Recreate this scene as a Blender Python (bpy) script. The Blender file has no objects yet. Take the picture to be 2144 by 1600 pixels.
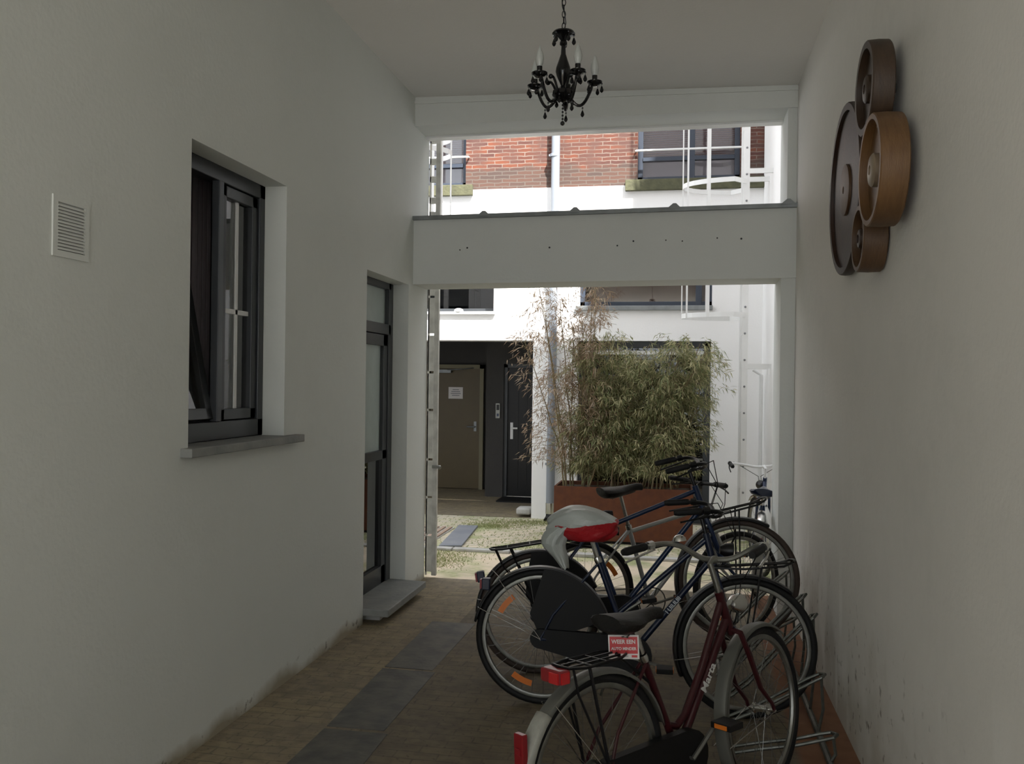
import bpy, math, random
from math import sin, cos, pi, radians, atan, sqrt
from mathutils import Vector, Matrix
random.seed(7)
V = Vector
SC = bpy.context.scene
COL = SC.collection

# ------------------------------------------------------------------ camera
FPX = 1870.0
YAW = atan(353 / FPX); ROLL = 0.0125; PITCH = 0.00075
fw = V((-sin(YAW) * cos(PITCH), cos(YAW) * cos(PITCH), sin(PITCH)))
rt = V((cos(YAW), sin(YAW), 0)); up = rt.cross(fw)
r2 = rt * cos(ROLL) + up * sin(ROLL); u2 = -rt * sin(ROLL) + up * cos(ROLL)
cd = bpy.data.cameras.new('camera'); cam = bpy.data.objects.new('camera', cd); COL.objects.link(cam)
cd.sensor_fit = 'HORIZONTAL'; cd.sensor_width = 36; cd.lens = FPX / 2144 * 36; cd.clip_start = .05
M4 = Matrix.Identity(4)
for i in range(3):
    M4[i][0] = r2[i]; M4[i][1] = u2[i]; M4[i][2] = -fw[i]
M4[2][3] = 1.66
cam.matrix_world = M4
SC.camera = cam
# ------------------------------------------------------------------ world, sun, exposure
w = bpy.data.worlds.new('sky'); SC.world = w; w.use_nodes = True
bg = w.node_tree.nodes['Background']
bg.inputs[0].default_value = (0.90, 0.95, 1.0, 1); bg.inputs[1].default_value = 1.62
sd = bpy.data.lights.new('sun', 'SUN'); sd.energy = 11.5; sd.angle = radians(1.5); sd.color = (1, .965, .91)
so = bpy.data.objects.new('sun', sd); COL.objects.link(so)
sun_dir = V((-0.35, 0.55, -0.80)).normalized()
so.rotation_euler = sun_dir.to_track_quat('-Z', 'Y').to_euler()
SC.view_settings.view_transform = 'Standard'; SC.view_settings.look = 'None'
SC.view_settings.gamma = 1; SC.view_settings.use_curve_mapping = False
SC.view_settings.exposure = 0.72
SC.cycles.max_bounces = 10; SC.cycles.diffuse_bounces = 6

# ------------------------------------------------------------------ materials
def mat(name, col, rough=.6, metal=0., noise=None, bump=0., scale=8., spec=.5, alpha=None, trans=0.):
    """plain procedural material: colour, optional noise towards second colour, optional bump"""
    m = bpy.data.materials.new(name); m.use_nodes = True
    nt = m.node_tree; b = nt.nodes['Principled BSDF']
    b.inputs['Base Color'].default_value = (*col, 1); b.inputs['Roughness'].default_value = rough
    b.inputs['Metallic'].default_value = metal
    b.inputs['Specular IOR Level'].default_value = spec
    if trans: b.inputs['Transmission Weight'].default_value = trans
    tc = nt.nodes.new('ShaderNodeTexCoord')
    if noise:
        n = nt.nodes.new('ShaderNodeTexNoise'); n.inputs['Scale'].default_value = scale; n.inputs['Detail'].default_value = 6
        nt.links.new(tc.outputs['Object'], n.inputs['Vector'])
        r = nt.nodes.new('ShaderNodeValToRGB'); r.color_ramp.elements[0].position = .35; r.color_ramp.elements[1].position = .68
        r.color_ramp.elements[0].color = (*col, 1); r.color_ramp.elements[1].color = (*noise, 1)
        nt.links.new(n.outputs['Fac'], r.inputs[0]); nt.links.new(r.outputs[0], b.inputs['Base Color'])
    if bump:
        n2 = nt.nodes.new('ShaderNodeTexNoise'); n2.inputs['Scale'].default_value = scale * 3; n2.inputs['Detail'].default_value = 8
        nt.links.new(tc.outputs['Object'], n2.inputs['Vector'])
        bp = nt.nodes.new('ShaderNodeBump'); bp.inputs['Strength'].default_value = bump; bp.inputs['Distance'].default_value = .02
        nt.links.new(n2.outputs['Fac'], bp.inputs['Height']); nt.links.new(bp.outputs[0], b.inputs['Normal'])
    return m

class NT:
    def __init__(s, name):
        s.m = bpy.data.materials.new(name); s.m.use_nodes = True; s.t = s.m.node_tree; s.b = s.t.nodes['Principled BSDF']
        s.tc = s.t.nodes.new('ShaderNodeTexCoord')
    def n(s, typ, **kw):
        x = s.t.nodes.new(typ)
        for k, v in kw.items():
            if k.startswith('_'): setattr(x, k[1:], v)
            else: x.inputs[k.replace('__', ' ')].default_value = v
        return x
    def l(s, a, b): s.t.links.new(a, b)
    def noise(s, scale, detail=5, vec=None, dist=0):
        x = s.n('ShaderNodeTexNoise', Scale=scale, Detail=detail, Distortion=dist)
        s.l(vec or s.tc.outputs['Object'], x.inputs['Vector']); return x.outputs['Fac']
    def ramp(s, fac, stops):
        r = s.n('ShaderNodeValToRGB'); e = r.color_ramp.elements
        e[0].position, e[1].position = stops[0][0], stops[-1][0]
        e[0].color = (*stops[0][1], 1); e[1].color = (*stops[-1][1], 1)
        for p, c in stops[1:-1]:
            q = e.new(p); q.color = (*c, 1)
        s.l(fac, r.inputs[0]); return r.outputs[0]
    def mix(s, fac, a, b, mode='MIX'):
        x = s.n('ShaderNodeMix', _data_type='RGBA', _blend_type=mode)
        for sock, v in ((x.inputs[0], fac), (x.inputs[6], a), (x.inputs[7], b)):
            if hasattr(v, 'links'): s.l(v, sock)
            else: sock.default_value = v if isinstance(v, (int, float)) else (*v, 1)
        return x.outputs[2]
    def step(s, v, t):
        x = s.n('ShaderNodeMath', _operation='GREATER_THAN'); s.l(v, x.inputs[0]); x.inputs[1].default_value = t; return x.outputs[0]
    def bump(s, h, st=.3, d=.01):
        x = s.n('ShaderNodeBump', Strength=st, Distance=d); s.l(h, x.inputs['Height']); s.l(x.outputs[0], s.b.inputs['Normal'])

def plaster(name, base, dirt, low=None, patches=False, gh=1.):
    k = NT(name)
    big = k.noise(.9, 6); fine = k.noise(14, 8)
    c = k.ramp(big, [(.35, dirt), (.62, base)])
    c = k.mix(k.ramp(fine, [(.3, (0, 0, 0)), (.7, (1, 1, 1))]), c, k.mix(.5, c, base))
    sep = k.n('ShaderNodeSeparateXYZ'); k.l(k.tc.outputs['Object'], sep.inputs[0])
    if low:     # grime kicked up along the foot of the wall
        a = k.n('ShaderNodeMath', _operation='MULTIPLY_ADD'); k.l(k.noise(3.2, 7), a.inputs[0]); a.inputs[1].default_value = 1.1 * gh; a.inputs[2].default_value = -.1 * gh
        s_ = k.n('ShaderNodeMath', _operation='SUBTRACT'); k.l(a.outputs[0], s_.inputs[0]); k.l(sep.outputs[2], s_.inputs[1])
        c = k.mix(k.ramp(s_.outputs[0], [(.0, (0, 0, 0)), (.45 * gh, (1, 1, 1))]), c, low)
        spots = k.noise(16, 3)
        m = k.n('ShaderNodeMath', _operation='MULTIPLY'); k.l(k.ramp(spots, [(.63, (0, 0, 0)), (.72, (1, 1, 1))]), m.inputs[0])
        k.l(k.ramp(sep.outputs[2], [(.25 * gh, (1, 1, 1)), (.75 * gh, (0, 0, 0))]), m.inputs[1])
        c = k.mix(m.outputs[0], c, (.16, .14, .11))
    if patches:  # repaired, lighter smears of filler
        mp = k.n('ShaderNodeMapping'); mp.inputs['Scale'].default_value = (1, 2.6, .9); k.l(k.tc.outputs['Object'], mp.inputs[0])
        p = k.noise(1.35, 1, mp.outputs[0])
        m = k.n('ShaderNodeMath', _operation='MULTIPLY'); k.l(k.ramp(p, [(.6, (0, 0, 0)), (.66, (.55, .55, .55))]), m.inputs[0])
        k.l(k.ramp(sep.outputs[2], [(.55, (1, 1, 1)), (.9, (0, 0, 0))]), m.inputs[1])
        c = k.mix(m.outputs[0], c, (.86, .85, .82))
    k.l(c, k.b.inputs['Base Color']); k.b.inputs['Roughness'].default_value = .85
    k.bump(k.noise(45, 6), .25, .006)
    return k.m

MT = {}
MT['wall_l'] = plaster('plaster_left', (.70, .72, .685), (.66, .68, .645), low=(.34, .30, .22), gh=.16)
MT['wall_r'] = plaster('plaster_right', (.72, .70, .66), (.65, .635, .60), low=(.50, .47, .41), patches=True)
MT['ceil'] = plaster('plaster_ceiling', (.80, .785, .76), (.775, .76, .735))
MT['beam'] = plaster('painted_concrete', (.70, .715, .69), (.66, .675, .65))
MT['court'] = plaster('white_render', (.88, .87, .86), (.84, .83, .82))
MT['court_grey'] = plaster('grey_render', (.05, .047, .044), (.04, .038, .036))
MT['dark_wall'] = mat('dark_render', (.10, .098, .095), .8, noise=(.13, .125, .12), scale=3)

def brick():
    k = NT('weathered_brick')
    sep = k.n('ShaderNodeSeparateXYZ'); k.l(k.tc.outputs['Object'], sep.inputs[0])
    cb = k.n('ShaderNodeCombineXYZ'); k.l(sep.outputs[0], cb.inputs[0]); k.l(sep.outputs[2], cb.inputs[1])
    wob = k.noise(9, 3); ad = k.n('ShaderNodeVectorMath', _operation='ADD'); sc = k.n('ShaderNodeVectorMath', _operation='SCALE')
    cw = k.n('ShaderNodeCombineXYZ'); k.l(wob, cw.inputs[0]); k.l(wob, cw.inputs[1]); k.l(cw.outputs[0], sc.inputs[0]); sc.inputs['Scale'].default_value = .025
    k.l(cb.outputs[0], ad.inputs[0]); k.l(sc.outputs[0], ad.inputs[1])
    b = k.n('ShaderNodeTexBrick'); k.l(ad.outputs[0], b.inputs['Vector'])
    b.inputs['Scale'].default_value = 1; b.inputs['Brick Width'].default_value = .19; b.inputs['Row Height'].default_value = .046
    b.inputs['Mortar Size'].default_value = .006; b.inputs['Mortar Smooth'].default_value = .3; b.inputs['Bias'].default_value = -.1
    b.inputs['Color1'].default_value = (.155, .046, .022, 1); b.inputs['Color2'].default_value = (.065, .026, .022, 1); b.inputs['Mortar'].default_value = (.19, .15, .125, 1)
    c = k.mix(k.ramp(k.noise(5, 6), [(.4, (0, 0, 0)), (.66, (.8, .8, .8))]), b.outputs['Color'], (.09, .045, .036), 'MIX')
    z = k.n('ShaderNodeMath', _operation='MULTIPLY_ADD'); k.l(k.noise(4, 4), z.inputs[0]); z.inputs[1].default_value = -.25; k.l(sep.outputs[2], z.inputs[2])
    c2 = k.mix(.6, b.outputs['Color'], (.055, .05, .044))
    c = k.mix(k.ramp(z.outputs[0], [(.10, (1, 1, 1)), (.16, (0, 0, 0))]), c, c2)
    k.l(c, k.b.inputs['Base Color']); k.b.inputs['Roughness'].default_value = .9
    k.bump(b.outputs['Fac'], -.6, .01)
    return k.m
MT['brick'] = brick()

def paver():
    k = NT('clay_pavers')
    v = k.tc.outputs['Object']
    wob = k.noise(2.3, 3); sc = k.n('ShaderNodeVectorMath', _operation='SCALE'); cw = k.n('ShaderNodeCombineXYZ')
    k.l(wob, cw.inputs[0]); k.l(wob, cw.inputs[1]); k.l(cw.outputs[0], sc.inputs[0]); sc.inputs['Scale'].default_value = .06
    ad = k.n('ShaderNodeVectorMath', _operation='ADD'); k.l(v, ad.inputs[0]); k.l(sc.outputs[0], ad.inputs[1])
    b = k.n('ShaderNodeTexBrick'); k.l(ad.outputs[0], b.inputs['Vector'])
    b.inputs['Scale'].default_value = 1; b.inputs['Brick Width'].default_value = .20; b.inputs['Row Height'].default_value = .072
    b.inputs['Mortar Size'].default_value = .006; b.inputs['Mortar Smooth'].default_value = .6; b.inputs['Bias'].default_value = 0
    b.inputs['Color1'].default_value = (.27, .215, .125, 1); b.inputs['Color2'].default_value = (.22, .175, .115, 1); b.inputs['Mortar'].default_value = (.125, .10, .066, 1)
    c = k.mix(k.ramp(k.noise(1.6, 5), [(.38, (0, 0, 0)), (.66, (.75, .75, .75))]), b.outputs['Color'], (.15, .125, .10))
    c = k.mix(k.ramp(k.noise(14, 8), [(.35, (0, 0, 0)), (.75, (.55, .55, .55))]), c, (.33, .275, .165))
    c = k.mix(k.ramp(k.noise(7.5, 7, None, .8), [(.46, (0, 0, 0)), (.66, (.5, .5, .5))]), c, (.13, .105, .07))
    c = k.mix(k.ramp(k.noise(38, 4), [(.60, (0, 0, 0)), (.68, (.7, .7, .7))]), c, (.10, .08, .055))
    sep = k.n('ShaderNodeSeparateXYZ'); k.l(v, sep.inputs[0])
    # pavers tinted darker on the bicycle side of the slab band
    c = k.mix(k.step(sep.outputs[0], -1.48), c, k.mix(1., c, (.66, .66, .68), 'MULTIPLY'))
    # smooth reddish strip of screed along the right wall
    c = k.mix(k.ramp(sep.outputs[0], [(.52, (0, 0, 0)), (.56, (1, 1, 1))]), c, k.mix(k.ramp(k.noise(9, 6), [(.3, (0, 0, 0)), (.7, (1, 1, 1))]), (.175, .075, .035), (.23, .11, .055)))
    k.l(c, k.b.inputs['Base Color']); k.b.inputs['Roughness'].default_value = .75
    k.bump(b.outputs['Fac'], -.35, .01)
    return k.m
MT['paver'] = paver()

def court_ground():
    k = NT('mossy_yard')
    v = k.tc.outputs['Object']
    b = k.n('ShaderNodeTexBrick'); k.l(v, b.inputs['Vector'])
    b.inputs['Scale'].default_value = 1; b.inputs['Brick Width'].default_value = .2; b.inputs['Row Height'].default_value = .1
    b.inputs['Mortar Size'].default_value = .012; b.inputs['Mortar Smooth'].default_value = .6
    b.inputs['Color1'].default_value = (.66, .57, .44, 1); b.inputs['Color2'].default_value = (.55, .49, .40, 1); b.inputs['Mortar'].default_value = (.30, .30, .17, 1)
    sand = k.ramp(k.noise(2.5, 6), [(.35, (.72, .60, .45)), (.65, (.60, .51, .39))])
    sep = k.n('ShaderNodeSeparateXYZ'); k.l(v, sep.inputs[0])
    c = k.mix(k.ramp(sep.outputs[1], [(.40, (0, 0, 0)), (.42, (1, 1, 1))]), sand, b.outputs['Color'])
    moss = k.ramp(k.noise(1.9, 7), [(.47, (0, 0, 0)), (.62, (.85, .85, .85))])
    c = k.mix(moss, c, k.ramp(k.noise(24, 4), [(.3, (.20, .23, .09)), (.7, (.42, .46, .22))]))
    k.l(c, k.b.inputs['Base Color']); k.b.inputs['Roughness'].default_value = .95
    k.bump(k.noise(28, 6), .5, .02)
    return k.m
# the ramp factor above wants 0..1: y is scaled by the object's own origin (see build)
MT['yard'] = court_ground()
MT['stone'] = mat('blue_stone', (.058, .059, .055), .6, noise=(.115, .108, .09), scale=9, bump=.15)
MT['stone_l'] = mat('grey_stone', (.20, .21, .205), .6, noise=(.27, .27, .255), scale=6, bump=.2)
MT['kerb'] = mat('pale_concrete', (.50, .49, .47), .85, noise=(.38, .37, .34), scale=8, bump=.3)
MT['slate_y'] = mat('yard_slab', (.20, .215, .25), .7, noise=(.25, .26, .28), scale=5)
MT['zinc'] = mat('grey_zinc', (.26, .275, .28), .45, .4, noise=(.20, .21, .21), scale=9)
MT['anthra'] = mat('anthracite_frame', (.030, .034, .038), .35, noise=(.036, .040, .045), scale=3)
MT['anthra2'] = mat('anthracite_frame_light', (.075, .083, .095), .4)
MT['navy'] = mat('dark_blue_frame', (.035, .045, .065), .4)
MT['white'] = mat('white_paint', (.80, .80, .79), .45, noise=(.74, .74, .73), scale=4)
MT['cream'] = mat('cream_steel', (.66, .65, .60), .5, noise=(.50, .49, .45), scale=14)
MT['orange'] = mat('oiled_hardwood', (.125, .034, .008), .65, noise=(.09, .024, .007), scale=14)
MT['soil'] = mat('soil', (.05, .04, .03), .95, noise=(.09, .07, .05), scale=30, bump=.8)
MT['wood_y'] = mat('yellow_door', (.095, .066, .022), .5, noise=(.085, .058, .02), scale=5)
MT['dframe'] = mat('pale_door_frame', (.20, .175, .105), .6)
MT['olive'] = mat('mossy_sill', (.10, .10, .055), .9, noise=(.07, .07, .04), scale=12, bump=.3)
MT['pipe'] = mat('grey_plastic', (.22, .24, .27), .35)
MT['chrome'] = mat('chrome', (.62, .62, .60), .22, 1.)
MT['spoke'] = mat('spoke_steel', (.22, .22, .21), .4, 1.)
MT['alu'] = mat('dull_aluminium', (.26, .26, .24), .42, .9, noise=(.20, .20, .18), scale=20)
MT['steelg'] = mat('galvanised', (.15, .155, .14), .45, .8, noise=(.10, .105, .09), scale=25)
MT['rubber'] = mat('rubber', (.007, .007, .007), .65, bump=.1, scale=40, spec=.3)
MT['rubber_b'] = mat('brown_rubber', (.035, .022, .016), .65)
MT['black'] = mat('black_enamel', (.006, .006, .007), .35, spec=.35)
MT['blackp'] = mat('black_plastic', (.006, .006, .006), .55, spec=.25)
MT['leather'] = mat('black_vinyl', (.009, .0085, .008), .5, bump=.15, scale=30, spec=.35)
MT['maroon'] = mat('maroon_enamel', (.032, .004, .006), .35, spec=.35)
MT['blue'] = mat('blue_enamel', (.005, .018, .060), .3)
MT['blue_d'] = mat('deep_blue_enamel', (.004, .010, .032), .3)
MT['silver'] = mat('silver_enamel', (.42, .43, .42), .3, .5)
MT['gfender'] = mat('grey_mudguard', (.12, .12, .105), .4, .3)
MT['wflap'] = mat('white_mudguard', (.34, .34, .30), .5, noise=(.26, .26, .23), scale=25)
MT['red'] = mat('red_reflector', (.42, .012, .014), .25)
MT['redd'] = mat('dark_red_reflector', (.20, .008, .012), .35)
MT['amber'] = mat('amber_reflector', (.60, .16, .02), .3)
MT['bagw'] = mat('white_polythene', (.40, .43, .41), .38, bump=.25, scale=9)
MT['bagr'] = mat('red_polythene', (.42, .016, .022), .38, bump=.25, scale=9)
def bagm():
    k = NT('two_tone_polythene'); sep = k.n('ShaderNodeSeparateXYZ'); k.l(k.tc.outputs['Object'], sep.inputs[0])
    a = k.n('ShaderNodeMath', _operation='MULTIPLY_ADD'); k.l(k.noise(9, 3), a.inputs[0]); a.inputs[1].default_value = .06; k.l(sep.outputs[2], a.inputs[2])
    x = k.n('ShaderNodeMath', _operation='MULTIPLY_ADD'); k.l(sep.outputs[0], x.inputs[0]); x.inputs[1].default_value = -.10; k.l(a.outputs[0], x.inputs[2])
    c = k.mix(k.step(x.outputs[0], 1.022), (.36, .012, .018), (.40, .43, .41))
    c = k.mix(k.step(sep.outputs[0], -.615), (.40, .43, .41), c)
    k.l(c, k.b.inputs['Base Color']); k.b.inputs['Roughness'].default_value = .38; k.bump(k.noise(18, 5), .5, .02); return k.m
MT['bag'] = bagm()
MT['signr'] = mat('sign_red', (.45, .016, .02), .4)
MT['signw'] = mat('sign_white', (.62, .58, .56), .4)
MT['textw'] = mat('lettering_white', (.55, .55, .52), .4)
MT['texts'] = mat('lettering_silver', (.45, .48, .50), .3, .3)
MT['inkg'] = mat('grey_print', (.22, .22, .23), .6)
MT['curtain'] = mat('rust_curtain', (.45, .16, .06), .9, noise=(.38, .12, .045), scale=6)
MT['blind'] = mat('brown_blind', (.26, .15, .14), .8)
MT['net'] = mat('grey_blind', (.42, .38, .42), .8)
MT['beige'] = mat('beige_board', (.42, .31, .24), .8, noise=(.36, .26, .20), scale=3)
MT['jet'] = mat('black_acrylic', (.006, .006, .007), .12)
MT['bulb'] = mat('frosted_bulb', (.50, .52, .50), .25, spec=.6)
def pulley_mat(name, a, b):
    k = NT(name)
    mp = k.n('ShaderNodeMapping'); mp.inputs['Scale'].default_value = (14, 2, 2); k.l(k.tc.outputs['Object'], mp.inputs[0])
    c = k.ramp(k.noise(3, 6, mp.outputs[0], 1.5), [(.3, a), (.7, b)])
    c = k.mix(k.ramp(k.noise(3, 4), [(.45, (0, 0, 0)), (.7, (.7, .7, .7))]), c, tuple(x * .45 for x in a))
    k.l(c, k.b.inputs['Base Color']); k.b.inputs['Roughness'].default_value = .5; k.bump(k.noise(30, 5, mp.outputs[0]), .3, .004)
    return k.m
MT['pw1'] = pulley_mat('dark_turned_wood', (.040, .024, .014), (.065, .038, .022))
MT['pw2'] = pulley_mat('black_brown_wood', (.022, .011, .007), (.045, .020, .011))
MT['pw3'] = pulley_mat('golden_turned_wood', (.13, .062, .022), (.18, .095, .036))
MT['pw4'] = pulley_mat('mid_brown_wood', (.075, .038, .018), (.11, .060, .028))
MT['pale'] = mat('pale_metal_hub', (.26, .20, .14), .45, .2)
def glass(name, tint=(1, 1, 1), mixf=.5, rough=.0):
    """clear pane: see-through with fresnel reflection"""
    m = bpy.data.materials.new(name); m.use_nodes = True; t = m.node_tree; t.nodes.remove(t.nodes['Principled BSDF'])
    o = t.nodes['Material Output']; a = t.nodes.new('ShaderNodeBsdfTransparent'); a.inputs[0].default_value = (*tint, 1)
    g = t.nodes.new('ShaderNodeBsdfGlossy'); g.inputs['Roughness'].default_value = rough; f = t.nodes.new('ShaderNodeFresnel'); f.inputs[0].default_value = 1.52
    mx = t.nodes.new('ShaderNodeMixShader'); mm = t.nodes.new('ShaderNodeMath'); mm.operation = 'MULTIPLY'; mm.inputs[1].default_value = 2.0; mm.use_clamp = True
    t.links.new(f.outputs[0], mm.inputs[0]); t.links.new(mm.outputs[0], mx.inputs[0]); t.links.new(a.outputs[0], mx.inputs[1]); t.links.new(g.outputs[0], mx.inputs[2]); t.links.new(mx.outputs[0], o.inputs[0])
    return m
MT['glass'] = glass('window_glass', (.75, .78, .78))
MT['glass_f'] = glass('far_window_glass', (.85, .85, .87))
MT['glass_d'] = glass('tinted_glass', (.35, .38, .40))
MT['frost'] = mat('frosted_glass', (.48, .55, .53), .3, noise=(.42, .49, .47), scale=6, spec=.6)
def leafm(name, cols):
    k = NT(name); g = k.n('ShaderNodeNewGeometry')
    c = k.ramp(g.outputs['Random Per Island'], [(i / (len(cols) - 1), q) for i, q in enumerate(cols)])
    k.l(c, k.b.inputs['Base Color']); k.b.inputs['Roughness'].default_value = .6
    tr = k.n('ShaderNodeBsdfTranslucent'); k.l(c, tr.inputs[0]); mx = k.n('ShaderNodeMixShader'); mx.inputs[0].default_value = .35
    k.l(k.b.outputs[0], mx.inputs[1]); k.l(tr.outputs[0], mx.inputs[2]); k.l(mx.outputs[0], k.t.nodes['Material Output'].inputs[0])
    return k.m
MT['leaf_g'] = leafm('bamboo_leaf', [(.15, .19, .075), (.24, .255, .11), (.36, .34, .18), (.62, .56, .34), (.18, .22, .09), (.30, .24, .14)])
MT['leaf_b'] = leafm('dry_bamboo_leaf', [(.30, .20, .13), (.42, .32, .22), (.20, .14, .095), (.55, .45, .33), (.33, .20, .12)])
MT['culm'] = mat('bamboo_culm', (.15, .10, .05), .5, noise=(.22, .18, .08), scale=12)
MT['grass'] = leafm('yard_grass', [(.18, .21, .07), (.28, .31, .12), (.42, .42, .2)])

# ------------------------------------------------------------------ mesh helpers
class MB:
    def __init__(s): s.v = []; s.f = []; s.mi = []; s.cur = 0
    def face(s, idx): s.f.append(idx); s.mi.append(s.cur)
    def box(s, a, b, T=None):
        x0, y0, z0 = a; x1, y1, z1 = b; n = len(s.v)
        for p in ((x0, y0, z0), (x1, y0, z0), (x1, y1, z0), (x0, y1, z0), (x0, y0, z1), (x1, y0, z1), (x1, y1, z1), (x0, y1, z1)):
            s.v.append(T(V(p)) if T else V(p))
        for q in ((0, 3, 2, 1), (4, 5, 6, 7), (0, 1, 5, 4), (1, 2, 6, 5), (2, 3, 7, 6), (3, 0, 4, 7)): s.face([n + i for i in q])
        return s
    def tube(s, pts, r, n=8, caps=True, T=None, closed=False):
        pts = [V(p) for p in pts]; m = len(pts)
        rr = r if isinstance(r, (list, tuple)) else [r] * m
        b = len(s.v); prev = None
        for i, p in enumerate(pts):
            if closed: t = pts[(i + 1) % m] - pts[i - 1]
            else: t = pts[min(i + 1, m - 1)] - pts[max(i - 1, 0)]
            t.normalize()
            if prev is None:
                ref = V((0, 0, 1)) if abs(t.z) < .9 else V((1, 0, 0)); nx = t.cross(ref).normalized()
            else:
                nx = (prev - t * prev.dot(t)).normalized()
            prev = nx; ny = t.cross(nx)
            for j in range(n):
                a = 2 * pi * j / n; q = p + (nx * cos(a) + ny * sin(a)) * rr[i]
                s.v.append(T(q) if T else q)
        for i in range(m if closed else m - 1):
            for j in range(n):
                k = (i + 1) % m
                s.face([b + i * n + j, b + i * n + (j + 1) % n, b + k * n + (j + 1) % n, b + k * n + j])
        if caps and not closed:
            s.face([b + j for j in reversed(range(n))]); s.face([b + (m - 1) * n + j for j in range(n)])
        return s
    def lathe(s, prof, c, axis=V((0, 0, 1)), n=16, T=None, close=False):
        """prof: (radius, height) pairs round axis through c"""
        axis = V(axis).normalized(); c = V(c); ref = V((0, 0, 1)) if abs(axis.z) < .9 else V((1, 0, 0))
        a1 = axis.cross(ref).normalized(); a2 = axis.cross(a1); b = len(s.v); m = len(prof)
        for (r, h) in prof:
            for j in range(n):
                t = 2 * pi * j / n; q = c + axis * h + (a1 * cos(t) + a2 * sin(t)) * max(r, 1e-5)
                s.v.append(T(q) if T else q)
        for i in range(m if close else m - 1):
            k = (i + 1) % m
            for j in range(n): s.face([b + i * n + j, b + i * n + (j + 1) % n, b + k * n + (j + 1) % n, b + k * n + j])
        return s
    def ball(s, c, r, n=10, T=None, sq=(1, 1, 1)):
        b = len(s.v); c = V(c); m = n // 2 + 1
        for i in range(m + 1):
            p = pi * i / m
            for j in range(n):
                t = 2 * pi * j / n; q = c + V((sin(p) * cos(t) * sq[0], sin(p) * sin(t) * sq[1], cos(p) * sq[2])) * r
                s.v.append(T(q) if T else q)
        for i in range(m):
            for j in range(n): s.face([b + i * n + j, b + (i + 1) * n + j, b + (i + 1) * n + (j + 1) % n, b + i * n + (j + 1) % n])
        return s
    def prism(s, poly, ext, T=None):
        """poly: 3-D points of a planar outline, ext: extrusion vector"""
        b = len(s.v); n = len(poly); e = V(ext)
        for p in poly: s.v.append(T(V(p)) if T else V(p))
        for p in poly: s.v.append(T(V(p) + e) if T else V(p) + e)
        s.face([b + i for i in reversed(range(n))]); s.face([b + n + i for i in range(n)])
        for i in range(n): s.face([b + i, b + (i + 1) % n, b + n + (i + 1) % n, b + n + i])
        return s
    def build(s, name, ms, parent=None, smooth=False, loc=None, bevel=0, tidy=True):
        import bmesh
        org = V(loc) if loc is not None else V((0, 0, 0))
        me = bpy.data.meshes.new(name)
        me.from_pydata([tuple(v - org) for v in s.v], [], s.f)
        for m in (ms if isinstance(ms, list) else [ms]): me.materials.append(MT[m])
        if max(s.mi, default=0): me.polygons.foreach_set('material_index', s.mi)
        if tidy:
            bm = bmesh.new(); bm.from_mesh(me); bmesh.ops.recalc_face_normals(bm, faces=bm.faces); bm.to_mesh(me); bm.free()
        o = bpy.data.objects.new(name, me); COL.objects.link(o); o.location = org
        if smooth:
            me.polygons.foreach_set('use_smooth', [True] * len(me.polygons)); me.set_sharp_from_angle(angle=radians(40))
        if bevel:
            bv = o.modifiers.new('bevel', 'BEVEL'); bv.width = bevel; bv.segments = 2; bv.limit_method = 'ANGLE'
        if parent: o.parent = parent
        return o
def tag(o, label=None, cat=None, group=None, kind=None):
    if label: o['label'] = label
    if cat: o['category'] = cat
    if group: o['group'] = group
    if kind: o['kind'] = kind
    return o
def empty(name, loc, label=None, cat=None, group=None):
    o = bpy.data.objects.new(name, None); COL.objects.link(o); o.location = loc; o.empty_display_size = .1
    return tag(o, label, cat, group)
def bx(name, a, b, m, parent=None, bevel=0, loc=None):
    return MB().box(a, b).build(name, m, parent, bevel=bevel, loc=loc)
def struct(o): o['kind'] = 'structure'; return o
def child(o, root):   # parent keeping world coordinates: root sits unrotated at its own location
    o.parent = root; o.location = o.location - root.location; return o
def cbx(name, a, b, m, root, bevel=0): return child(bx(name, a, b, m, bevel=bevel), root)
def cmb(mb, name, m, root, smooth=False, bevel=0): return child(mb.build(name, m, smooth=smooth, bevel=bevel), root)

# ------------------------------------------------------------------ room shell
LX, RX = -2.11, .80
def czl(x): return 3.93 - (x + 2.11) * .040            # the ceiling drops a little to the right
YB0, YB1 = 6.70, 7.10
# left wall with a window hole and a door hole (thickness 0.30)
WY0, WY1, WZ0, WZ1 = 3.57, 4.53, 1.36, 2.71
DY0, DY1, DZ0, DZ1 = 5.80, 6.75, 0.0, 2.42
m = MB(); T0 = -2.42
for (y0, y1, z0, z1) in ((-3.4, WY0, 0, 4), (WY0, WY1, 0, WZ0 - .04), (WY0, WY1, WZ1, 4), (WY1, DY0, 0, 4), (DY0, DY1, DZ1, 4), (DY1, 7.28, 0, 4)):
    m.box((T0, y0, z0), (LX, y1, z1))
struct(m.build('wall_left', 'wall_l'))
struct(bx('wall_right', (RX, -3.4, 0), (RX + .3, 6.66, 4), 'wall_r'))
m = MB(); m.prism([(LX - .3, -3.4, czl(LX - .3)), (RX + .3, -3.4, czl(RX + .3)), (RX + .3, -3.4, 4.3), (LX - .3, -3.4, 4.3)], (0, 10.52, 0))
struct(m.build('ceiling', 'ceil'))
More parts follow.
